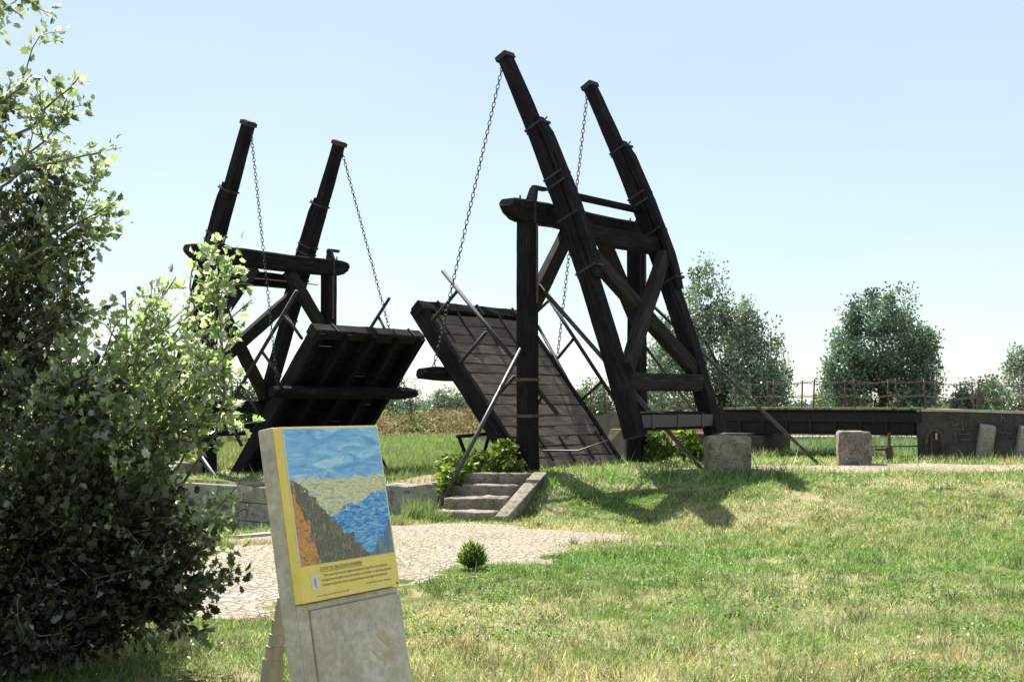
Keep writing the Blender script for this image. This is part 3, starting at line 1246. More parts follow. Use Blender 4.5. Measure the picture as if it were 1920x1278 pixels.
# left abutment and the wall of the road climbing away behind the nearer tower
mb = MB()
c0 = FB - FD * .35 + Zv * -.2
hexa(mb, c0 - FD * 3.4, FD, FN, Zv, 3.6, 2.2, 1.15)
hexa(mb, c0 + FD * .21 - FN * .12, FD, FN, Zv, .34, .5, 1.12)
tag(mb.build('abutment', M['darkwall'], None, c0, bevel=.02), 'dark stone abutment under the left end of the footbridge behind the nearer drawbridge', 'abutment')
R0 = FB - FD * 3.8
R1 = A3(1.2, 41, 0)
R2 = A3(-3, 60, 0)
rw = thing('road_wall', R0, 'long dark retaining wall of the road curving away behind the raised plank leaf', 'wall')
mb = MB()
pts = [R0, R0 * .6 + R1 * .4 + A3(-.25, -.2, 0), R1, (R1 + R2) / 2, R2]
tops = [1.50, 1.30, 1.05, .6, .1]
vs = []
for i, p in enumerate(pts):
    d = nrm(pts[min(i + 1, 4)] - pts[max(i - 1, 0)])
    n_ = A3(d[1], -d[0], 0)
    if n_[0] < 0:
        n_ = -n_
    for off, z in ((0, -.3), (0, tops[i]), (.35, tops[i] + .01), (.35, -.3)):
        vs.append(p + n_ * off + Zv * z)
mb.add(vs, [[i * 4 + k, i * 4 + k + 1, (i + 1) * 4 + k + 1, (i + 1) * 4 + k] for i in range(4) for k in range(3)] + [[0, 1, 2, 3], [16, 17, 18, 19]])
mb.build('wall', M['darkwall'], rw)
mb = MB()
c = hit_z(1136, 830, .75)
mb.add([c, c + A3(.12, .1, .33), c + A3(.34, .1, .33), c + A3(.1, .3, 0), c + A3(.22, .4, .33), c + A3(.44, .4, .33)], [[0, 1, 2], [3, 5, 4], [0, 3, 4, 1], [1, 4, 5, 2], [2, 5, 3, 0]])
mb.build('coping', M['slab'], rw)
mb = MB()
vs = [R0 + Zv * 1.5, R0 + A3(1.9, .6, 1.5), R1 + Zv * 1.06, R1 + A3(2.4, .5, 1.06), R2 + Zv * .1, R2 + A3(2.5, .5, .1)]
mb.add(vs, [[0, 1, 3, 2], [2, 3, 5, 4]])
tag(mb.build('road', M['cobble_road'], None, R0), kind='structure')


def chain_railing(label, posts, hgt, tilt=0, rr=.02):
    rt = thing('chain_railing', posts[0], label, 'railing', 'chain railings of the footbridge')
    tops = []
    for p in posts:
        mb = MB()
        lean = A3(rng.normal() * .03, rng.normal() * .02, 0)
        tube(mb, [p - Zv * .12, p + lean * .5 + Zv * hgt * .5, p + lean + Zv * hgt], rr, 8)
        mb.build('post', M['rust'], rt, smooth=True)
        tops.append(p + lean + Zv * hgt)
    for a_, b_, pa, pb in zip(tops[:-1], tops[1:], posts[:-1], posts[1:]):
        L_ = np.linalg.norm(b_ - a_)
        for fz in (.06, .52):
            mb = MB()
            q0, q1 = a_ - Zv * hgt * fz, b_ - Zv * hgt * fz
            sg = L_ * (.045 + .04 * rng.random())
            chain(mb, q0, q1, .07, .0048, .015, sg)
            mb.build('chain', M['rust'], rt, smooth=True)
    return rt


HP = .72
near = [FB - FD * .6, FB + FD * .42, FB + FD * 1.45, FB + FD * 2.5, FB + FD * 3.52]
near = [p + FN * .05 + Zv * DZ for p in near] + [FA + AD * k + AN * .12 + Zv * (DZ - .03 - .033 * max(0, k - .8)) for k in (.22, 1.32, 2.45, 3.6)]
chain_railing('rusty chain railing along the near edge of the footbridge and abutment', near, HP)
far = [FB - FD * .3, FB + FD * .62, FB + FD * 1.75, FB + FD * 2.85, FB + FD * 3.75]
far = [p + FN * 1.22 + Zv * DZ for p in far] + [FA + AD * k + AN * 1.9 + Zv * (DZ - .03 - .033 * max(0, k - .8)) for k in (.7, 1.6, 2.7, 3.9)]
chain_railing('rusty chain railing along the far edge of the footbridge and abutment', far, HP)
rl = []
for k in np.linspace(0, 1, 7):
    p = R0 * (1 - k) + R1 * k
    rl.append(p + A3(.22, .05, 1.52 - .45 * k))
chain_railing('chain railing on the road wall seen through the frame of the nearer drawbridge', rl, .85)
rl = [p + A3(1.7, .5, 0) for p in rl]
chain_railing('farther chain railing across the road behind the nearer drawbridge frame', rl, .8)

# trestle and timber left of the raised plank leaf
tb = thing('trestle', hit_z(890, 868, .1), 'small dark trestle with splayed legs behind the long iron stay rod', 'trestle')
q = lambda px, py, y: EYE + ray(px, py) * (y / ray(px, py)[1])
mb = MB()
timber(mb, q(857, 818, 25.2), q(925, 812, 25.9), .07, .07, Zv, jit=.003)
mb.build('top_rail', M['weathered'], tb)
for a_, c_ in (((861, 820, 25.2), (880, 866, 25.6)), ((916, 818, 25.8), (902, 864, 25.5))):
    mb = MB()
    timber(mb, q(*a_), q(*c_) - Zv * .05, .07, .07, A3(1, 0, 0), jit=.003)
    mb.build('leg', M['tar'], tb)
mb = MB()
c = at(733, 893)
timber(mb, c + A3(-.5, .1, .05), c + A3(.05, 0, .05), .16, .14, Zv)
tube(mb, [c + A3(-.05, 0, .1), c + A3(-.3, .1, .55)], .03, 6)
tag(mb.build('timber_baulk', M['tar'], None, c), 'dark timber baulk with an iron peg just right of the information sign', 'timber')

# pale wall far behind the shrub
gw = thing('garden_wall', A3(-13.2, 36, 0), 'pale whitewashed gable wall glimpsed through the leaves at the far left', 'wall')
mb = MB()
prism(mb, [A3(-16.5, 36, -1), A3(-13.2, 35.6, -1), A3(-13.2, 35.6, 2.35), A3(-14.2, 35.75, 2.75), A3(-15.2, 35.9, 2.9), A3(-16.5, 36, 2.9)], A3(.15, 1.8, 0))
mb.build('wall', M['white'], gw)
nC = 900
pp_ = A3(-13.25, 35.5, 2.35) + rng.normal(size=(nC, 3)) * A3(.28, .12, .42)
v, f, c = scatter(DIAM_V, DIAM_F, pp_, rand_unit(nC), rand_unit(nC), .10, A3(.13, .05, .035) * (.5 + rng.random((nC, 1))))
big_mesh('creeper', v, f, c, M['bush_leaf'], gw)

# ================================================================== INFORMATION SIGN
dS = 5.5
A0 = A3(-.9942, 5.5, 1.5991)
Xs = nrm(A3(.5152, .8571, -.0033))
Dn = A3(.1554, -.0972, -.9831)
Dn = nrm(Dn - np.dot(Dn, Xs) * Xs)
Up = -Dn
Nf = np.cross(Xs, Up)
Wp, Hp = .690, .753
sg = thing('information_sign', A0 + Dn * 1.62 - Nf * .09, 'leaning grey concrete stele carrying a yellow framed picture panel', 'sign')
Ps = lambda x, y, z=0: A0 + Xs * x + Dn * y + Nf * z       # x right, y down, z out of the picture
TP = .045
mb = MB()
hexa(mb, Ps(-.0, -.006, -TP - .085), Xs, Dn, Nf, Wp, 1.95, .085)
mb.build('slab', M['concrete'], sg, bevel=.008, seg=2)
mb = MB()
hexa(mb, Ps(.055, Hp + .035, -TP - .004), Xs, Dn, Nf, Wp - .053, 1.05, .040)
mb.build('slab_face', M['concrete'], sg, bevel=.005)
mb = MB()
hexa(mb, Ps(.002, Hp + .004, -TP - .004), Xs, Dn, Nf, .050, 1.09, .030)
hexa(mb, Ps(.052, Hp + .004, -TP - .004), Xs, Dn, Nf, Wp - .05, .03, .030)
mb.build('slab_rib', M['concrete'], sg, bevel=.005)
yel, ynt, yp, yo = new_mat('yellow_enamel')
yn = noise(ynt, vec(ynt), 9, 5, .6)
ynt.links.new(ramp(ynt, yn, [(.3, (.76, .58, .12)), (.7, (.84, .66, .17))]), yp.inputs['Base Color'])
yp.inputs['Roughness'].default_value = .35
mb = MB()
hexa(mb, Ps(0, 0, -TP), Xs, Dn, Nf, Wp, Hp, TP)
pn = mb.build('panel', yel, sg, bevel=.004, seg=2)
# generic picture: plain colour fields only
pm, nt, p, o = new_mat('picture_print')
uvv = vec(nt, 'UV')
nz = nt.nodes.new('ShaderNodeTexNoise')
nz.inputs['Scale'].default_value = 11
nz.inputs['Detail'].default_value = 6
nt.links.new(uvv, nz.inputs['Vector'])
mv = nt.nodes.new('ShaderNodeMix')
mv.data_type = 'VECTOR'
mv.inputs[0].default_value = .17
nt.links.new(uvv, mv.inputs[4])
nt.links.new(nz.outputs['Color'], mv.inputs[5])
sx = nt.nodes.new('ShaderNodeSeparateXYZ')
nt.links.new(mv.outputs[1], sx.inputs[0])
strk = noise(nt, vec(nt, 'UV', (9, 60, 1)), 1.0, 4, .6, 1.5)
strk2 = noise(nt, vec(nt, 'UV', (60, 14, 1)), 1.0, 4, .6, 1.0)
def strokes_tex(scale, stops, dist=1.5):
    return ramp(nt, noise(nt, vec(nt, 'UV', scale), 1.0, 4, .65, dist), [(.5 + (p_ - .5) * .62, c_) for p_, c_ in stops])


sky = strokes_tex((3.5, 12, 1), [(.28, (.12, .34, .66)), (.42, (.18, .45, .76)), (.56, (.27, .55, .82)), (.72, (.50, .70, .85))], 1.2)
band = strokes_tex((9, 30, 1), [(.28, (.22, .38, .46)), (.40, (.48, .50, .34)), (.52, (.74, .63, .26)), (.62, (.76, .71, .52)), (.75, (.40, .52, .52))], 2)
wat = strokes_tex((7, 26, 1), [(.28, (.03, .13, .44)), (.42, (.05, .24, .60)), (.55, (.10, .38, .72)), (.68, (.34, .58, .78)), (.8, (.16, .38, .40))], 2)
bank = strokes_tex((17, 9, 1), [(.25, (.02, .04, .05)), (.38, (.09, .12, .05)), (.48, (.16, .10, .05)), (.56, (.06, .12, .11)), (.66, (.30, .24, .10)), (.78, (.40, .17, .06))], 3)
oran = strokes_tex((14, 13, 1), [(.30, (.10, .15, .10)), (.40, (.50, .20, .03)), (.55, (.66, .32, .05)), (.70, (.45, .15, .03)), (.78, (.55, .50, .25))], 2)
reed = strokes_tex((34, 3, 1), [(.30, (.03, .12, .32)), (.45, (.08, .20, .30)), (.55, (.32, .28, .12)), (.68, (.14, .16, .10))], 1)


def gate(sock, thr, sgn=1):
    g = nt.nodes.new('ShaderNodeMath')
    g.operation = 'GREATER_THAN' if sgn > 0 else 'LESS_THAN'
    nt.links.new(sock, g.inputs[0])
    g.inputs[1].default_value = thr
    return g.outputs[0]


def lin(a, b_, c_):
    m1 = nt.nodes.new('ShaderNodeMath')
    m1.operation = 'MULTIPLY_ADD'
    nt.links.new(sx.outputs[0], m1.inputs[0])
    m1.inputs[1].default_value = a
    m1.inputs[2].default_value = c_
    m2 = nt.nodes.new('ShaderNodeMath')
    m2.operation = 'MULTIPLY_ADD'
    nt.links.new(sx.outputs[1], m2.inputs[0])
    m2.inputs[1].default_value = b_
    nt.links.new(m1.outputs[0], m2.inputs[2])
    return m2.outputs[0]


c = mixc(nt, gate(lin(0, 1, 0), .40), sky, band)
c = mixc(nt, gate(lin(.25, 1, 0), .72), c, wat)
c = mixc(nt, gate(lin(-.85, 1, 0), .30), c, bank)
c = mixc(nt, gate(lin(-3.2, 1, 0), .10), c, oran)
c = mixc(nt, gate(lin(.75, 1, 0), 1.42), c, reed)
c = mixc(nt, gate(lin(0, 1, 0), .95), c, bank)
nt.links.new(c, p.inputs['Base Color'])
p.inputs['Roughness'].default_value = .3
ph = Hp * .795
mb = MB()
px0, px1 = .012, Wp - .014
py0, py1 = .012, ph
mb.add([Ps(px0, py0, .0025), Ps(px1, py0, .0025), Ps(px1, py1, .0025), Ps(px0, py1, .0025)], [[0, 1, 2, 3]], [[(0, 0), (1, 0), (1, 1), (0, 1)]])
pic = mb.build('picture', pm, sg)
wm = plain_mat('white_border', (.62, .64, .66), .4)
mb = MB()
for (x0, y0, lx, ly) in ((px0 - .006, py0 - .006, px1 - px0 + .012, .006), (px0 - .006, py0, .006, py1 - py0), (px1, py0, .006, py1 - py0)):
    hexa(mb, Ps(x0, y0, .0006), Xs, Dn, Nf, lx, ly, .0025)
mb.build('picture_border', wm, sg)
ink = plain_mat('brown_ink', (.07, .055, .03), .6)


def text(body, x, y, size, width=None, name='lettering'):
    cu = bpy.data.curves.new('txt', 'FONT')
    cu.body = body
    cu.size = size
    ob = bpy.data.objects.new('txt', cu)
    COL.objects.link(ob)
    dg = bpy.context.evaluated_depsgraph_get()
    me = bpy.data.meshes.new_from_object(ob.evaluated_get(dg))
    COL.objects.unlink(ob)
    bpy.data.objects.remove(ob)
    co = np.empty(len(me.vertices) * 3)
    me.vertices.foreach_get('co', co)
    co = co.reshape(-1, 3)
    sc_ = (width / max(co[:, 0].max(), 1e-6)) if width else 1
    base = world_loc(sg)
    W3 = Ps(0, 0)[None] + np.outer(x + co[:, 0] * sc_, Xs) + np.outer(y - co[:, 1], Dn) + Nf * .0018 - base
    me.vertices.foreach_set('co', W3.astype(np.float32).ravel())
    me.update()
    return link_mesh(name, me, ink, sg)


ty = ph
text("LE PONT DE L'ANGLOIS AUX LAVANDIÈRES", Wp * .20, ty + .030, .021, Wp * .42)
text("Pour ce qui est du travail, j'ai rapporté une toile de 15 aujourd'hui, c'est un pont-levis", Wp * .225, ty + .056, .017, Wp * .66)
text("sur lequel passe une petite voiture, qui se profile sur un ciel bleu – la rivière bleue également,", Wp * .20, ty + .076, .017, Wp * .73)
text("des berges orangées avec verdure, un groupe de laveuses aux corsages et bonnets bariolés.", Wp * .20, ty + .096, .017, Wp * .68)
text("Vincent van Gogh - Lettre à Émile Bernard, Mars 1888", Wp * .13, ty + .137, .011, Wp * .32)
text("Kröller-Müller Otterlo - Pays-Bas", Wp * .64, ty + .122, .011, Wp * .26)
mb = MB()
hexa(mb, Ps(Wp * .20, ty + .034, .0004), Xs, Dn, Nf, Wp * .42, .0016, .0014)
mb.build('rule', ink, sg)
mb = MB()
hexa(mb, Ps(Wp * .10, ty + .045, .0002), Xs, Dn, Nf, .048, .062, .0018)
em = mb.build('emblem', wm, sg)
mb = MB()
prism(mb, [Ps(Wp * .10 + x, ty + .045 + y, .0021) for x, y in ((.018, .012), (.026, .010), (.030, .024), (.027, .040), (.020, .050), (.017, .036))], Nf * .0012)
prism(mb, [Ps(Wp * .10 + x, ty + .045 + y, .0021) for x, y in ((.026, .048), (.038, .050), (.038, .054), (.024, .053))], Nf * .0012)
mb.build('emblem_figure', plain_mat('ochre_ink', (.5, .33, .08), .5), em)
mb = MB()
prism(mb, [Ps(Wp - .030 + x, Hp - .018 + y, .0004) for x, y in ((0, .01), (.007, 0), (.012, .004), (.016, .011))], Nf * .0014)
mb.build('printed_mark', ink, sg)

# stepped steel pole behind the sign
sp = thing('stepped_pole', A3(-1.12, 6.25, 0), 'tapering ringed steel pole standing behind the left edge of the concrete sign', 'pole')
m, nt, p, o = new_mat('galvanised_steel')
n1 = noise(nt, vec(nt, 'Object', (1, 1, .3)), 20, 4, .6)
nt.links.new(ramp(nt, n1, [(.3, (.20, .175, .13)), (.7, (.34, .30, .23))]), p.inputs['Base Color'])
p.inputs['Metallic'].default_value = .3
p.inputs['Roughness'].default_value = .5
yS = 6.25
ptp = lambda px, py: EYE + ray(px, py) * (yS / ray(px, py)[1])
axis = [(490, 1440, 21), (513, 1236, 17.5), (517, 1212, 15.4), (521, 1190, 13.6), (524, 1163, 11.2), (531, 1120, 7.5), (536, 1085, 4.5)]
scl = yS / F
mb = MB()
for i in range(len(axis) - 1):
    (x0, y0, r0), (x1, y1, r1) = axis[i], axis[i + 1]
    tube(mb, [ptp(x0, y0), ptp(x1, y1)], [r0 * scl, (r1 if i == 5 else r0 * .97) * scl], 32)
mb.build('shaft', m, sp)
for (x0, y0, r0) in axis[1:5]:
    mb = MB()
    d = nrm(ptp(531, 1120) - ptp(490, 1440))
    c = ptp(x0, y0)
    tube(mb, [c - d * .005, c + d * .005], (r0 + 2.6) * scl, 32)
    mb.build('collar', m, sp, smooth=False)


# ================================================================== PLANTS
def col_mix(n, cols, jit=.25):
    cols = np.asarray(cols)
    w = rng.random((n, len(cols))) ** 3
    w /= w.sum(1, keepdims=True)
    return (w @ cols) * (1 + jit * rng.normal(size=(n, 1))).clip(.4, 1.8)


def limb(mb, p0, p1, r0, r1, bend=.15, n=6, seg=8):
    p0 = np.asarray(p0, float)
    p1 = np.asarray(p1, float)
    L = np.linalg.norm(p1 - p0)
    off = rng.normal(size=3) * bend * L
    pts = []
    rs = []
    for k in np.linspace(0, 1, n):
        pts.append(p0 + (p1 - p0) * k + off * math.sin(math.pi * k) + rng.normal(size=3) * .012 * L * (0 < k < 1))
        rs.append(r0 + (r1 - r0) * k)
    tube(mb, pts, rs, seg, cap=False)
    return pts


def in_ell(n, cen, rad, shell=.5):
    u = rand_unit(n)
    r = rng.random(n) ** (1 / 3.0)
    r = shell + (1 - shell) * r
    return cen + u * r[:, None] * rad


def tree(name, base, label, cat, blobs, n_clump, per, leaf, cols, mat, group=None, clump=.45, trunk=.16, upright=.5, limbs=22, tv=None, tf=None, open_=.35, side=None):
    """trunk and limbs reaching clumps of many small leaves spread through the crown"""
    tv, tf = tv or DIAM_V, tf or DIAM_F
    base = A3(*base)
    r = thing(name, base, label, cat, group)
    tot = sum(b_[2] for b_ in blobs)
    cen = []
    for (c, rad, w) in blobs:
        k = int(n_clump * w / tot)
        cen.append(in_ell(k, base + A3(*c), A3(*rad), open_))
    cen = np.concatenate(cen)
    top = max(b_[0][2] for b_ in blobs)
    mb = MB()
    fork = base + A3(0, 0, top * .28)
    limb(mb, base - Zv * .2, fork, trunk, trunk * .8, .03, 6, 10)
    idx = rng.choice(len(cen), min(limbs, len(cen)), replace=False)
    mains = []
    for j in range(max(2, limbs // 5)):
        tgt = base + (cen[idx[j]] - base) * A3(.6, .6, .8)
        mains.append(limb(mb, fork + rng.normal(size=3) * .03, tgt, trunk * .6, trunk * .18, .08, 7, 7))
    for j in idx[len(mains):]:
        m_ = mains[rng.integers(len(mains))]
        a_ = m_[rng.integers(2, 6)]
        limb(mb, a_, cen[j], trunk * .2, trunk * .04, .12, 5, 5)
    mb.build('trunk', M['bark'], r, smooth=True)
    n = len(cen) * per
    ci = np.repeat(np.arange(len(cen)), per)
    csz = clump * (.45 + .95 * rng.random(len(cen)))
    d = rng.normal(size=(n, 3)).clip(-1.9, 1.9) * A3(.45, .45, .45 + upright * .5)
    pos = cen[ci] + d * csz[ci][:, None]
    ctone = (.5 + 1.0 * rng.random(len(cen)))  # wide spread of clump tones; the lighter ones imitate sunlit leaves
    C = col_mix(n, cols) * ctone[ci][:, None]
    ay = d + rng.normal(size=(n, 3)) * .6 + A3(0, 0, .3)
    v, f, c = scatter(tv, tf, pos, rand_unit(n), ay, leaf * (.6 + .8 * rng.random(n)), C)
    big_mesh('crown', v, f, c, M[mat], r)
    return r


GREEN = [(.05, .10, .06), (.10, .165, .10), (.22, .28, .19)]
SILV = [(.09, .12, .08), (.18, .22, .16), (.32, .36, .29)]


def plant_at(px, d):
    return A3((px - 960) / F * d, d, float(terrain((px - 960) / F * d, d)))


k60 = 60 / F
b = plant_at(1352, 60)
tree('poplar_tree', b, 'large silvery poplar just behind the right side of the nearer drawbridge', 'tree',
     [((-.7, 0, 6.2), (1.1, 1.1, 1.9), 1.2), ((-.2, 0, 4.3), (2.3, 2.0, 1.9), 3.0), ((1.3, 0, 3.7), (1.5, 1.6, 1.9), 2.0), ((-1.9, 0, 4.0), (1.3, 1.4, 1.9), 1.3),
      ((2.3, .2, 2.7), (1.0, 1.0, .9), .8), ((.6, 0, 2.2), (2.6, 1.8, .9), 1.6), ((-3.2, .2, 3.2), (1.1, 1.2, 1.5), .9), ((-3.0, 0, 1.7), (1.6, 1.4, 1.0), .8), ((1.0, 0, 5.4), (.9, .9, .9), .6)],
     360, 105, .13, SILV + GREEN, 'tree_leaf', clump=.42, trunk=.2, limbs=40, open_=.45)
b = plant_at(1655, 60)
tree('poplar_tree', b, 'round dark green poplar behind the middle of the footbridge', 'tree',
     [((0, 0, 5.9), (1.5, 1.4, 1.1), 1.2), ((0, 0, 4.5), (2.3, 2.0, 1.7), 3.0), ((-1.6, 0, 3.0), (1.15, 1.2, 1.5), 1.3), ((1.2, 0, 3.2), (1.3, 1.4, 1.6), 1.6), ((2.2, 0, 2.6), (.7, .7, .45), .35),
      ((0, 0, 2.2), (2.3, 1.6, 1.0), 1.5), ((-2.35, 0, 2.3), (.6, .7, 1.1), .35), ((1.75, 0, 4.5), (.7, .7, .9), .5), ((1.5, 0, 1.3), (1.0, .8, .6), .4)],
     330, 105, .13, GREEN + [(.10, .15, .12), (.05, .09, .07)], 'tree_leaf', clump=.40, trunk=.2, limbs=40, open_=.45)
b = plant_at(1915, 66)
tree('poplar_tree', b, 'pale grey green tree cut by the right edge of the photo', 'tree',
     [((0, 0, 2.6), (1.1, 1.1, 1.4), 1), ((.4, 0, 3.7), (.9, .9, .7), .7), ((-.4, 0, 1.4), (1.2, 1, .9), .6)], 90, 80, .13, SILV, 'tree_leaf', clump=.4, trunk=.12, limbs=12)
b = plant_at(1838, 58)
tree('bush', b, 'bushy green shrub behind the abutment near the right edge', 'bush', [((0, 0, 1.7), (1.1, 1, .9), 1), ((-.5, 0, 1.2), (.9, .8, .9), .6)], 80, 80, .12, GREEN + [(.10, .14, .05)], 'tree_leaf', clump=.35, trunk=.06, limbs=8)
b = plant_at(1565, 64)
tree('bush', b, 'small yellowish bush at the left foot of the round poplar', 'bush', [((0, 0, 1.6), (.8, .7, .8), 1)], 40, 70, .12, [(.10, .14, .04), (.16, .19, .07)], 'tree_leaf', clump=.3, trunk=.05, limbs=6)
b = plant_at(1112, 55)
tree('bush', b, 'bright green bush between the plank leaf and the nearer balance beam', 'bush', [((0, 0, 1.6), (.7, .7, .95), 1), ((.9, .3, 1.1), (.9, .8, .6), .7), ((-.7, 0, 1.0), (.6, .6, .6), .4)], 70, 80, .11, GREEN + [(.09, .13, .04)], 'tree_leaf', clump=.32, trunk=.05, limbs=8)
b = plant_at(733, 95)
tree('small_tree', b, 'small pale tree far off beside the hanging chain end', 'tree', [((0, 0, 2.4), (.75, .7, 1.1), 1), ((.9, 0, 1.2), (1.1, .8, .6), .6)], 50, 60, .15, SILV + GREEN, 'tree_leaf', clump=.4, trunk=.07, limbs=10)
b = plant_at(774, 95)
tree('small_tree', b, 'thin nearly bare tree against the sky between the two raised leaves', 'tree', [((0, 0, 2.4), (.85, .7, 1.15), 1)], 46, 7, .13, SILV, 'tree_leaf', clump=.3, trunk=.06, limbs=46, open_=.2)
b = plant_at(838, 90)
tree('bush', b, 'grey green bush on the skyline left of the plank leaf', 'bush', [((0, 0, 1.7), (1.0, .8, .75), 1), ((1.5, 0, 1.6), (.8, .8, .8), .7), ((-.9, 0, 1.3), (.7, .7, .5), .4)], 80, 60, .14, SILV + GREEN, 'tree_leaf', clump=.4, trunk=.06, limbs=9)
b = plant_at(450, 55)
tree('hedge_bush', b, 'dark green hedge seen through the farther drawbridge frame', 'bush', [((0, 0, 1.5), (1.3, .8, .75), 1), ((1.1, 0, 1.2), (1, .8, .6), .6), ((-1.6, 0, 1.3), (1.2, .8, .8), .6)], 90, 80, .12, [(.03, .06, .02), (.06, .10, .03)], 'tree_leaf', clump=.32, trunk=.05, limbs=8)
b = plant_at(250, 50)
tree('hedge_bush', b, 'dark hedge bush behind the leafy shrub at the left', 'bush', [((0, 0, 1.2), (1.8, .8, .9), 1), ((-3.0, 0, 1.3), (1.8, .8, .9), 1)], 90, 70, .12, [(.03, .06, .02), (.06, .10, .03)], 'tree_leaf', clump=.35, trunk=.05, limbs=8)

# far-off tree line on the horizon: one mass
cn = 900
xx = rng.uniform(-150, 150, cn)
yy = 330 + rng.normal(size=cn) * 12
hh = 1.0 + 2.2 * fnoise(xx, yy * 0, 14, 3)
per = 26
ci = np.repeat(np.arange(cn), per)
pos = np.column_stack([xx[ci] + rng.normal(size=cn * per) * .8, yy[ci] + rng.normal(size=cn * per) * .8, rng.random(cn * per) * hh[ci]])
v, f, c = scatter(DIAM_V, DIAM_F, pos, rand_unit(len(pos)), rand_unit(len(pos)), .9, col_mix(len(pos), [(.06, .09, .07), (.10, .13, .11)]))
tag(big_mesh('distant_wood', v, f, c, M['tree_leaf']), 'low blue green line of woods along the horizon', 'woods', kind='stuff')

# little bushes near the bridge
def leafy_bush(name, label, blobs, n, leaf, cols, base, tmpl=(OVAL_V, OVAL_F), stems=9):
    r = thing(name, base, label, 'plant')
    tot = sum(b_[2] for b_ in blobs)
    pos = np.concatenate([in_ell(int(n * w / tot), A3(*c), A3(*rad), .35) for c, rad, w in blobs])
    m_ = len(pos)
    pos[:, 2] = np.maximum(pos[:, 2], terrain(pos[:, 0], pos[:, 1]) + .02)
    tone = .7 + .6 * fnoise(pos[:, 0] * 3, pos[:, 1] * 3 + pos[:, 2] * 4, .5, 2)
    ay = rng.normal(size=(m_, 3)) + A3(0, -.3, -.1)
    ax = rand_unit(m_)
    v, f, c = scatter(tmpl[0], tmpl[1], pos, ax, ay, leaf * (.6 + .7 * rng.random(m_)), col_mix(m_, cols) * tone[:, None])
    big_mesh('foliage', v, f, c, M['bush_leaf'], r)
    mb = MB()
    for k in rng.choice(m_, stems):
        limb(mb, A3(*base) + rng.normal(size=3) * .05, pos[k], .014, .005, .12, 6, 5)
    mb.build('stem', M['twig'], r, smooth=True)
    return r


VINE = [(.06, .11, .018), (.11, .17, .03), (.19, .23, .055)]
w3 = lambda px, py, y: tuple(EYE + ray(px, py) * (y / ray(px, py)[1]))
leafy_bush('vine', 'bright yellow green vine sprawling beside the stone steps',
           [(w3(855, 875, 22.9), (.32, .3, .25), 1.1), (w3(845, 895, 22.5), (.25, .25, .22), .6), (w3(900, 866, 23.3), (.4, .3, .2), 1.0), (w3(945, 850, 23.5), (.24, .25, .26), .9), (w3(960, 875, 23.2), (.25, .2, .14), .5), (w3(835, 915, 22.2), (.1, .12, .2), .25)],
           1500, .105, VINE, g3(-.9, 23.2))
leafy_bush('vine', 'bright green vine growing under the iron channel of the nearer drawbridge',
           [(w3(1240, 835, 26.6), (.3, .3, .28), 1), (w3(1285, 830, 26.9), (.3, .3, .3), 1), (w3(1310, 850, 27), (.25, .3, .2), .6), (w3(1225, 850, 26.5), (.2, .3, .2), .5)],
           1300, .11, VINE, g3(3.2, 26.9))
bb = at(886, 1068)
n = 2600
u = rand_unit(n)
u[:, 2] = np.abs(u[:, 2]) + .25
k = rng.random(n)
stem_d = u / np.linalg.norm(u, axis=1, keepdims=True)
pos = bb + A3(0, 0, .02) + stem_d * (k * (.14 + .10 * fnoise(u[:, 0] * 5, u[:, 1] * 5, 1, 2)))[:, None] * A3(.75, .75, 1.25)
ay = stem_d + rng.normal(size=(n, 3)) * .5 + A3(0, 0, .5)
v, f, c = scatter(OVAL_V * np.array([.28, 1, 1]) if False else [(a * .3, b_, z_) for a, b_, z_ in OVAL_V], OVAL_F, pos, rand_unit(n), ay, .035 + .04 * rng.random(n), col_mix(n, [(.07, .14, .03), (.13, .21, .055), (.20, .27, .09)]))
tag(big_mesh('feathery_shrub', v, f, c, M['bush_leaf'], None, tuple(bb)), 'small upright feathery green shrub at the edge of the cobbles right of the sign', 'plant')


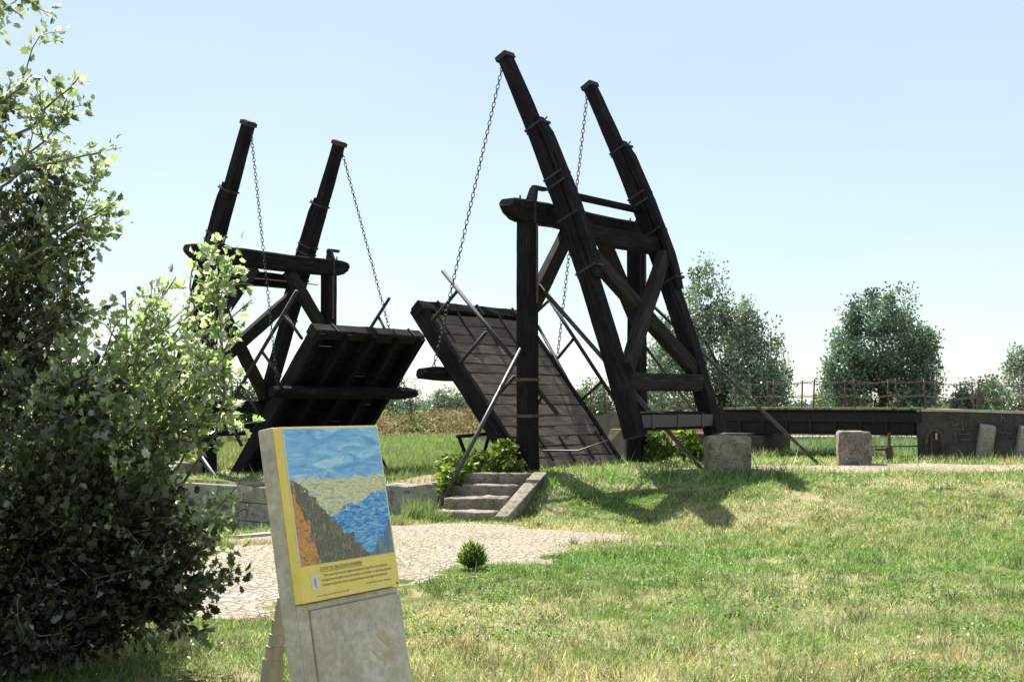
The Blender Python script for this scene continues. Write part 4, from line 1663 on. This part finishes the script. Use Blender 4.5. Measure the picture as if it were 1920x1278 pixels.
# ------------------------------------------------------------------ the leafy white poplar thicket at the left
def thicket(name, label, base, sprays, fills, lf, cols, tall=False):
    """stems from the base to every spray tip, side twigs, lobed leaves on all of them"""
    base = A3(*base)
    r = thing(name, base, label, 'tree', 'white poplars at the left edge')
    mbS = MB()
    leaves_p, leaves_d, leaves_t = [], [], []

    def twig_leaves(pts, dens, spread, tone):
        pts = np.array(pts)
        seg = np.linalg.norm(np.diff(pts, axis=0), axis=1)
        L = seg.sum()
        n = max(3, int(L * dens * 2.0))
        cum = np.concatenate([[0], np.cumsum(seg)]) / L
        k = rng.random(n) ** .8
        P_ = np.column_stack([np.interp(k, cum, pts[:, i]) for i in range(3)])
        dr = nrm(pts[-1] - pts[0])
        u = rand_unit(n)
        leaves_p.append(P_ + u * spread * rng.random((n, 1)))
        leaves_d.append(u + dr * .9 + A3(0, 0, -.15))
        leaves_t.append(np.full(n, tone))

    def spray(tip, r0, side_n, slen, dens, tone=1.0, start=None):
        s0 = base + A3(rng.normal() * .12, rng.normal() * .12, 0) if start is None else start
        main = limb(mbS, s0, tip, r0, .004, .07, 9, 6)
        twig_leaves(main[5:], dens, .07, tone)
        for j in range(side_n):
            k = rng.integers(3, 8)
            a_ = main[k]
            dr = nrm(main[min(k + 1, 8)] - main[k - 1])
            t_ = a_ + (dr * .7 + rand_unit(1)[0] * .8) * slen * (.5 + .7 * rng.random())
            tw = limb(mbS, a_, t_, .006, .002, .1, 6, 4)
            twig_leaves(tw, dens, .07, tone * (.85 + .3 * rng.random()))
        return main

    for (px, py, dd, sn, sl, dn, tone) in sprays:
        tip = EYE + ray(px, py) * (dd / ray(px, py)[1])
        st_ = None
        if tall:
            st_ = tip + A3(-.75 - .35 * rng.random(), .25, (-.45 - .3 * rng.random()) if py > 60 else .5)
        spray(tip, .014, sn, sl, dn, tone, st_)
    for (px, py, dd, rx, rz, ry, n, dn, tone) in fills:
        c = EYE + ray(px, py) * (dd / ray(px, py)[1])
        for q_ in in_ell(n, c, A3(rx, ry, rz), .2):
            a_ = q_ + nrm(base + A3(0, 0, .6) - q_) * .35 + rng.normal(size=3) * .08
            tw = limb(mbS, a_, q_ + rng.normal(size=3) * .04 + A3(.05, 0, .05), .006, .002, .1, 5, 4)
            twig_leaves(tw, dn, .10, tone * (.8 + .4 * rng.random()))
    if tall:
        for k in range(3):
            limb(mbS, base - Zv * .2, base + A3(-.1 + .25 * k, rng.normal() * .2, 2.9 + .3 * k), .05, .012, .04, 9, 7)
    mbS.build('trunk', M['twig'], r, smooth=True)
    P_ = np.concatenate(leaves_p)
    D_ = np.concatenate(leaves_d)
    tn = np.concatenate(leaves_t)
    keep = P_[:, 2] > terrain(P_[:, 0], P_[:, 1]) + .02
    P_, D_, tn = P_[keep], D_[keep], tn[keep]
    n = len(P_)
    ax = rand_unit(n) + A3(.2, -.2, 0)
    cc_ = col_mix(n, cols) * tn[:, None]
    cc_ = cc_ * np.where(tn > .95, 2.0, np.where(tn < .72, .48, np.where(tn < .85, .7, .95)))[:, None]  # light put into leaf colour: sunlit sprays brightened, shaded interior darkened
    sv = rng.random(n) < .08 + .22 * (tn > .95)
    cc_[sv] = A3(.24, .27, .22) * (.6 + .6 * rng.random((sv.sum(), 1)))  # silvery leaves, some coloured to stand in for bright glints
    sz_ = lf * (.40 + .85 * rng.random(n) ** 1.3)
    kind_ = rng.random(n)
    pr = []
    for (k0_, k1_, wx, fold, curl) in ((0, .42, 1.0, .22, .18), (.42, .72, .72, .5, .35), (.72, 1.01, .5, .9, -.25)):
        mk = (kind_ >= k0_) & (kind_ < k1_)
        tv_ = [(LOBED_V[0][0], LOBED_V[0][1], -.06)] + [(x_ * wx, y_, abs(x_) * fold - curl * (y_ - .3) ** 2) for x_, y_, z_ in LOBED_V[1:]]
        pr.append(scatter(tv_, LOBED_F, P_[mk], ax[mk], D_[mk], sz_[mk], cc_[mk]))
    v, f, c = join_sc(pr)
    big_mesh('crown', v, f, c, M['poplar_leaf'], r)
    return n


POP = [(.035, .058, .020), (.062, .092, .034), (.11, .14, .062)]
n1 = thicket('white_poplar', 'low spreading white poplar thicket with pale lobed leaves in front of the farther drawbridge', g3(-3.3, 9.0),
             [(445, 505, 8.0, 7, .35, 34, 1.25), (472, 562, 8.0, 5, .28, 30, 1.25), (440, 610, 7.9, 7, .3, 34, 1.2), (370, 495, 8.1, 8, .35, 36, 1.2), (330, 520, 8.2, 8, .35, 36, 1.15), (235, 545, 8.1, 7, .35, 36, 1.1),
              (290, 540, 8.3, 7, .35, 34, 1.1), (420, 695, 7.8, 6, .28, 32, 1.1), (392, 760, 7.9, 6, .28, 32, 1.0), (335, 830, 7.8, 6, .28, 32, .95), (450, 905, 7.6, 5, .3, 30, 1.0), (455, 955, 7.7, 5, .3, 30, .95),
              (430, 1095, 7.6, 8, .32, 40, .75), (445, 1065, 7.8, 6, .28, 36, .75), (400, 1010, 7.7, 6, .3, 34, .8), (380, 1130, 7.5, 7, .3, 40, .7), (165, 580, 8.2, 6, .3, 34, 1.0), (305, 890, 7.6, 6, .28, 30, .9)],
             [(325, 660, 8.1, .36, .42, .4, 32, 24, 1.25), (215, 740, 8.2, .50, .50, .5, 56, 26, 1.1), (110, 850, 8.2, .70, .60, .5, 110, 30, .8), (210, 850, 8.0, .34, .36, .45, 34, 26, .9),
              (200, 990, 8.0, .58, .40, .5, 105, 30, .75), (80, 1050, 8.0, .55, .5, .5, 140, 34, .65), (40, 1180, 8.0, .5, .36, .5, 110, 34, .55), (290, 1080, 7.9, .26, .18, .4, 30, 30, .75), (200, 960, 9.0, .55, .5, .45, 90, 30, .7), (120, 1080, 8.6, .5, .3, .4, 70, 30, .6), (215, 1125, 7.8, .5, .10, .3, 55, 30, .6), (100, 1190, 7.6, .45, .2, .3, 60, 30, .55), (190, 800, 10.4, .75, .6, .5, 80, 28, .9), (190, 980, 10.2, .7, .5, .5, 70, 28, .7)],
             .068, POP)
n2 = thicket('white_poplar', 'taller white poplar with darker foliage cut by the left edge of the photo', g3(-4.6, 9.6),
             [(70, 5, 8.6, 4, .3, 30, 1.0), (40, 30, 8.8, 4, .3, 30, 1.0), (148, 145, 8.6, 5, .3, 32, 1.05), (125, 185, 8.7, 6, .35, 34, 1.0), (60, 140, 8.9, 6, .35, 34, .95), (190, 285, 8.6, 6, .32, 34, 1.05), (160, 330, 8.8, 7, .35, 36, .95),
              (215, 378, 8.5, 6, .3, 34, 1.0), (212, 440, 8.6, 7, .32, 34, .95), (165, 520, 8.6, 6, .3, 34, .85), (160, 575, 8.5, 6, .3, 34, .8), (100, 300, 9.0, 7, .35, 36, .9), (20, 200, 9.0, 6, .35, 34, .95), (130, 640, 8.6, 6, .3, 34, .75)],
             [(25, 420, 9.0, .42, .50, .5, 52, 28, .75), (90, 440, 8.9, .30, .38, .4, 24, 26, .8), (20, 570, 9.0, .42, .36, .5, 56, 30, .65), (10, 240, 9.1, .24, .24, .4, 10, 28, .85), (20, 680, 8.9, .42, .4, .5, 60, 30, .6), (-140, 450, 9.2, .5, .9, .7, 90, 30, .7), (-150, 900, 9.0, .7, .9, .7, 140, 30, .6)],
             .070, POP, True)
print('poplar leaves', n1, n2)

# ================================================================== GRASS
BL_V = np.array([(-.5, 0, 0), (.5, 0, 0), (-.38, .55, .06), (.38, .55, .06), (0, 1, .3)])
BL_F = [(0, 1, 3), (0, 3, 2), (2, 3, 4)]


def blades(P_, hgt, wid, cols, lean_=.45):
    n = len(P_)
    ang = rng.random(n) * 2 * np.pi
    ax = np.column_stack([np.cos(ang), np.sin(ang), np.zeros(n)])
    up = np.column_stack([rng.normal(size=n) * lean_ + .12, rng.normal(size=n) * lean_, np.ones(n)])
    up /= np.linalg.norm(up, axis=1, keepdims=True)
    ax = ax - (ax * up).sum(1, keepdims=True) * up
    ax /= np.linalg.norm(ax, axis=1, keepdims=True)
    az = np.cross(ax, up)
    V = P_[:, None, :] + BL_V[None, :, 0, None] * wid[:, None, None] * ax[:, None, :] + hgt[:, None, None] * (BL_V[None, :, 1, None] * up[:, None, :] + BL_V[None, :, 2, None] * az[:, None, :])
    Fc = (np.asarray(BL_F)[None] + (np.arange(n) * 5)[:, None, None]).reshape(-1, 3)
    shade = np.ones((1, 5, 1))
    C = np.repeat(cols[:, None, :], 5, 1) * shade
    return V.reshape(-1, 3), Fc, C.reshape(-1, 3)


def solid_mask(x, y):
    """true where something stands on the ground"""
    a = (x - P1[0]) * B[0] + (y - P1[1]) * B[1]
    s = (x - P1[0]) * T[0] + (y - P1[1]) * T[1]
    m = (a < -.35) & (np.abs(s + 1.8) < .36)
    m |= (x < steps_edge(y) + .2) & (x > steps_edge(y) - 1.5) & (y > 21.0) & (y < 23.2) & (x > -1.6)
    q = np.column_stack([x, y, 0 * x]) - FA
    m |= (q @ AD > -.05) & (q @ AN > -.12) & (q @ AN < 2.5)
    q = np.column_stack([x, y, 0 * x]) - FB
    m |= (q @ FD > -4) & (q @ FD < .1) & (q @ FN > -.1) & (q @ FN < 2.3)
    return m


STRAW = A3(.56, .465, .30)
DRY = A3(.37, .31, .175)
OLIVE = A3(.24, .265, .11)
FRESH = A3(.135, .225, .06)
LUSH = A3(.10, .22, .035)


def lawn(n, y0, y1, hmul, seed, cob_keep=.08, pw=1.0):
    k = rng.random(n)
    y = (y0 ** -pw + k * (y1 ** -pw - y0 ** -pw)) ** (-1 / pw)
    x = (rng.random(n) * 2 - 1) * (y * .43 + 4.0)
    lo, ro = cob_mask(np.column_stack([x + rng.normal(size=n) * .16, y + rng.normal(size=n) * .2]))
    on = lo | ro
    bare = fnoise(x + 70, y + 21, .9, 4) - .10 * (1 - ss(7.5, 10, y)) * ss(-1, 1, x)
    thin = rng.random(n) > ss(.26, .40, bare) * .90 + .10
    patch = fnoise(x + 40, y + 9, 1.1, 3) > .56
    ok = ~thin & (~on | (rng.random(n) < cob_keep) | (lo & patch & (rng.random(n) < .35))) & ~solid_mask(x, y)
    x, y = x[ok], y[ok]
    n = len(x)
    on = on[ok]
    z = terrain(x, y)
    # how dry the turf is here
    dry = fnoise(x, y, 2.3, 4) * 1.25 - .28 + (fnoise(x, y, .35, 2) - .5) * .6
    dry += .42 * (1 - ss(7.5, 11.0, y)) * ss(-2.5, .5, x)            # straw towards the viewer
    dry += .35 * np.exp(-((y - (18.6 - .12 * x)) / 1.7) ** 2) * ss(-.5, 1.0, x) * (1 - ss(3.5, 7, x))    # dry toe of the bank
    dry -= .42 * np.exp(-((y - 22.0) / 1.0) ** 2) * (1 - .5 * ss(5, 9, x))
    dry -= .22 * np.exp(-((y - 13) / 2.6) ** 2)
    dry += .35 * on
    dry += .08 * ss(6, 10, x) - .04
    dry -= .6 * (1 - ss(-1.5, -.7, x)) * (1 - ss(9.8, 11.5, y))
    dry -= .25 * ss(26, 34, y)
    dry = dry + rng.normal(size=n) * .24
    k1 = ss(.12, .5, dry)[:, None]
    k2 = ss(.45, .9, dry)[:, None]
    lush = ss(.55, .75, fnoise(x + 90, y - 33, .9, 3))[:, None]
    c = (FRESH * (1 - lush) + LUSH * lush) * (1 - k1) + OLIVE * k1
    c = c * (1 - k2) + (DRY + (STRAW - DRY) * rng.random((n, 1))) * k2
    c = c * (1 + .34 * rng.normal(size=(n, 1))).clip(.35, 1.9)
    gry = (rng.random((n, 1)) < .12)
    c = np.where(gry, A3(.50, .46, .36) * (.6 + .6 * rng.random((n, 1))), c)
    h = (.022 + .035 * rng.random(n) + .05 * fnoise(x - 7, y + 3, .5, 3) ** 1.5) * hmul
    tall = rng.random(n) < .05 + .10 * ss(.55, .75, fnoise(x + 5, y + 60, 1.2, 3))
    h = np.where(tall, h * (1.7 + rng.random(n)), h)
    edge = np.exp(-((y - 22.2 - .10 * (x - .4)) / .6) ** 2) * (x > .3) * (1 - .55 * ss(4, 6, x))
    h = h * (1 + 3.6 * edge * fnoise(x, y, .5, 2))
    h = np.where(on, h * .6, h)
    w = (.004 + .004 * rng.random(n)) * np.clip(y / 11, 1, 8) * np.where(tall, .7, 1)
    return blades(np.column_stack([x, y, z - .006]), h, w, c * A3(1.15, 1.2, 1.12), .75)


parts = [lawn(400000, 4.4, 13, 1.0, 1, pw=1.2), lawn(270000, 13, 24, 1.15, 2, pw=.6), lawn(60000, 24, 34, 1.9, 3)]
# tufts and longer straw
for (nt_, y0_, y1_, h0_, cl_) in ((650, 6.2, 11, .10, [STRAW, DRY, DRY]), (520, 7, 13, .085, [OLIVE, FRESH, LUSH * .6]), (950, 11, 21.5, .10, [FRESH, OLIVE, LUSH * .6]), (380, 15, 21.5, .11, [DRY, STRAW, OLIVE])):
    ty_ = (y0_ ** -1.0 + rng.random(nt_) * (y1_ ** -1.0 - y0_ ** -1.0)) ** -1
    tx_ = (rng.random(nt_) * 2 - 1) * (ty_ * .43 + 2.0)
    pb = 34
    ii = np.repeat(np.arange(nt_), pb)
    spread_ = .03 + .06 * rng.random(nt_)
    gx, gy = tx_[ii] + rng.normal(size=nt_ * pb) * spread_[ii], ty_[ii] + rng.normal(size=nt_ * pb) * spread_[ii]
    lo, ro = cob_mask(np.column_stack([gx, gy]))
    ok = ~lo & ~ro & ~solid_mask(gx, gy)
    gx, gy, ii = gx[ok], gy[ok], ii[ok]
    hh_ = h0_ * (.5 + .9 * rng.random(nt_))[ii] * (.5 + .7 * rng.random(len(ii)))
    tone_ = (.35 + .85 * rng.random(nt_))[ii][:, None]
    parts.append(blades(np.column_stack([gx, gy, terrain(gx, gy) - .006]), hh_, (.0028 + .0025 * rng.random(len(ii))) * np.clip(gy / 9, 1, 4), col_mix(len(ii), cl_) * tone_, .42))
# scattered small flowers
nf_ = 160
fy = (6.5 ** -1.0 + rng.random(nf_) * (20 ** -1.0 - 6.5 ** -1.0)) ** -1
fx = (rng.random(nf_) * 2 - 1) * (fy * .43)
lo, ro = cob_mask(np.column_stack([fx, fy]))
fx, fy = fx[~lo], fy[~lo]
nf_ = len(fx)
fc = np.array([A3(.75, .72, .66), A3(.45, .30, .55), A3(.75, .62, .10)])[rng.choice(3, nf_, p=[.55, .25, .2])]
parts.append(scatter(DIAM_V, DIAM_F, np.column_stack([fx, fy, terrain(fx, fy) + .06 + .04 * rng.random(nf_)]), rand_unit(nf_), rand_unit(nf_), .018 + .014 * rng.random(nf_), fc))
# leafy ground-cover weeds in patches
n = 60000
y = (6 ** -1.0 + rng.random(n) * (21 ** -1.0 - 6 ** -1.0)) ** -1
x = (rng.random(n) * 2 - 1) * (y * .43 + .5)
pt = fnoise(x + 90, y - 33, .9, 3) + .10 * np.exp(-((y - 12.5) / 3) ** 2)
lo, ro = cob_mask(np.column_stack([x, y]))
ok = (pt > .60) & ~lo & ~ro & ~solid_mask(x, y)
x, y = x[ok], y[ok]
n = len(x)
pos = np.column_stack([x, y, terrain(x, y) + .01 + .05 * rng.random(n)])
ay = rng.normal(size=(n, 3)) * A3(1, 1, .35) + A3(0, 0, .15)
parts.append(scatter(OVAL_V, OVAL_F, pos, rand_unit(n) * A3(1, 1, .4), ay, .014 + .022 * rng.random(n), col_mix(n, [(.10, .22, .03), (.16, .28, .05), (.09, .17, .03)])))
v, f, c = join_sc(parts)
tag(big_mesh('grass', v, f, c, M['grass']), 'short green and straw coloured grass of the bank and lawn', 'grass', kind='stuff')


# taller meadow grass beyond the walls
def meadow(n, y0, y1, xr, h0, cols, wmul=1.0):
    y = y0 + (y1 - y0) * rng.random(n) ** 1.3
    x = xr[0] * y + (xr[1] - xr[0]) * y * rng.random(n)
    ok = ~solid_mask(x, y)
    lo, ro = cob_mask(np.column_stack([x, y]))
    ok &= ~ro & ~lo
    a = (x - P1[0]) * B[0] + (y - P1[1]) * B[1]
    s = (x - P1[0]) * T[0] + (y - P1[1]) * T[1]
    ok &= (s > -1.5) & ~((a < -5.9) & (a > -11.5) & (s < 4.2))
    x, y = x[ok], y[ok]
    n = len(x)
    tone = .7 + .6 * fnoise(x, y, 2.0, 3)
    h = h0 * (.5 + .9 * fnoise(x + 3, y, 1.4, 3)) * (.6 + .6 * rng.random(n))
    w = (.0035 + .003 * rng.random(n)) * y / 9 * wmul
    return blades(np.column_stack([x, y, terrain(x, y) - .02]), h, w, col_mix(n, cols) * tone[:, None], .4)


LU = [(.12, .19, .06), (.18, .25, .09), (.27, .31, .14)]
parts = [meadow(60000, 25.5, 62, (-.16, .02), .30, LU), meadow(30000, 27, 62, (-.30, -.16), .28, LU + [(.24, .21, .1)]), meadow(26000, 30.5, 60, (.17, .36), .30, LU + [(.25, .23, .10)])]
v, f, c = join_sc(parts)
tag(big_mesh('meadow_grass', v, f, c, M['grass']), 'tall fresh green meadow grass beyond the quay and under the footbridge', 'grass', kind='stuff')

# reeds under the footbridge
n = 9000
cen = A3(6.9, 31.6, .1)
x = np.concatenate([rng.normal(8.2, 1.0, n // 2), rng.normal(10.2, .8, n // 2)])
y = rng.normal(35.6, .9, n)
v, f, c = blades(np.column_stack([x, y, terrain(x, y) - .02]), .35 + .6 * rng.random(n) * fnoise(x, y, .8, 2), .014 + .012 * rng.random(n), col_mix(n, [(.10, .19, .09), (.16, .26, .13), (.24, .31, .18)]), .35)
tag(big_mesh('reeds', v, f, c, M['grass']), 'blue green reeds growing under the footbridge', 'reeds', kind='stuff')
pr = []
for (px_, py_, hh_, ww_, cl_) in ((782, 975, .42, .22, LU), (815, 978, .25, .16, LU), (393, 1024, .22, .16, LU + [(.3, .27, .14)]), (735, 985, .16, .3, [(.30, .26, .14), (.20, .22, .08)]),
                                  (880, 975, .14, .4, [(.34, .29, .15), (.18, .2, .07)]), (960, 968, .16, .3, [(.24, .25, .09), (.14, .2, .05)]), (470, 1022, .12, .5, [(.36, .31, .17)]), (660, 1000, .12, .5, [(.36, .31, .17), (.2, .22, .08)])):
    c_ = at(px_, py_)
    n = 420
    x, y = c_[0] + rng.normal(size=n) * ww_ * .6, c_[1] + rng.normal(size=n) * .10
    pr.append(blades(np.column_stack([x, y, terrain(x, y) - .01]), hh_ * (.4 + .8 * rng.random(n)), .006 + .005 * rng.random(n), col_mix(n, cl_), .35))
v, f, c = join_sc(pr)
tag(big_mesh('tall_grass', v, f, c, M['grass']), 'tall grass and dry weeds along the foot of the quay walls and steps', 'grass', kind='stuff')
# seed-headed weeds along the foot of the abutment wall
n = 5000
u = rng.random(n) * 8
q = FA[None] + np.outer(u, AD) - np.outer(.15 + .9 * rng.random(n), AN)
v, f, c = blades(np.column_stack([q[:, 0], q[:, 1], terrain(q[:, 0], q[:, 1]) - .02]), .05 + .16 * rng.random(n) ** 1.5, .012 + .01 * rng.random(n), col_mix(n, [(.10, .16, .04), (.30, .26, .14), (.45, .40, .28)]), .4)
tag(big_mesh('wall_weeds', v, f, c, M['grass']), 'seed headed weeds along the foot of the abutment wall', 'weeds', kind='stuff')

# field path and the brush behind it
mb = MB()
vs = []
for x in np.linspace(-40, 40, 60):
    for yy_ in (62.0, 65.0):
        yj = yy_ + .6 * math.sin(x * .11) + .2 * math.sin(x * .9)
        vs.append(A3(x, yj, float(terrain(x, yj)) + .05))
mb.add(vs, [[2 * i, 2 * i + 2, 2 * i + 3, 2 * i + 1] for i in range(59)])
tag(mb.build('field_path', stone_mat('pale_gravel', [(.40, .36, .29), (.50, .46, .39), (.58, .54, .47)], 4, None, .1)), kind='structure')
parts = []
cn = 3000
x = rng.uniform(-40, 45, cn)
y = rng.uniform(65.6, 73, cn)
hh = .5 + 1.0 * fnoise(x, y, 2.2, 3) + .05 * (y - 65)
per = 24
ci = np.repeat(np.arange(cn), per)
m_ = len(ci)
pos = np.column_stack([x[ci] + rng.normal(size=m_) * .25, y[ci] + rng.normal(size=m_) * .25, rng.random(m_) * hh[ci] + .02])
gr = ss(.45, .62, fnoise(x + 11, y, 2.6, 3))[ci][:, None]
base_c = col_mix(m_, [(.23, .17, .10), (.32, .25, .16), (.19, .16, .08)]) * (1 - gr) + col_mix(m_, [(.10, .14, .04), (.15, .17, .06)]) * gr
v, f, c = scatter(DIAM_V, DIAM_F, pos, rand_unit(m_), rng.normal(size=(m_, 3)) + A3(0, 0, .8), .10 + .10 * rng.random(m_), base_c)
tag(big_mesh('brush', v, f, c, M['brush']), 'reddish brown dry brush along the far side of the field path', 'brush', kind='stuff')

# ================================================================== LIGHT
EL, AZ = math.radians(50), math.radians(-26)
sd = bpy.data.lights.new('sun', 'SUN')
sun = bpy.data.objects.new('sun', sd)
COL.objects.link(sun)
sd.energy = 4.8
sd.angle = math.radians(.53)
sd.color = (1, .95, .87)
S = Vector((math.sin(AZ) * math.cos(EL), math.cos(AZ) * math.cos(EL), math.sin(EL)))
sun.rotation_euler = S.to_track_quat('Z', 'Y').to_euler()
sun.location = (0, 0, 30)
wd = bpy.data.worlds.new('World')
SC.world = wd
wd.use_nodes = True
nt = wd.node_tree
bg = nt.nodes['Background']
sk = nt.nodes.new('ShaderNodeTexSky')
sk.sky_type = 'NISHITA'
sk.sun_disc = False
sk.sun_elevation = EL
sk.sun_rotation = AZ
sk.altitude = 10
sk.air_density = 1.0
sk.dust_density = 0.0
sk.ozone_density = 1.0
hz_ = noise(nt, vec(nt, 'Generated', (1.5, 1.5, 7)), 1.3, 4, .5, .6)
veil = ramp(nt, hz_, [(.35, (3.85, 4.5, 4.95)), (.68, (4.4, 4.85, 5.05))])
nt.links.new(mixc(nt, .66, sk.outputs[0], veil), bg.inputs[0])
bg.inputs[1].default_value = .065
SC.view_settings.view_transform = 'Standard'
SC.view_settings.look = 'None'
SC.view_settings.exposure = 1.46
SC.view_settings.gamma = 1
SC.cycles.max_bounces = 8
SC.cycles.transparent_max_bounces = 4
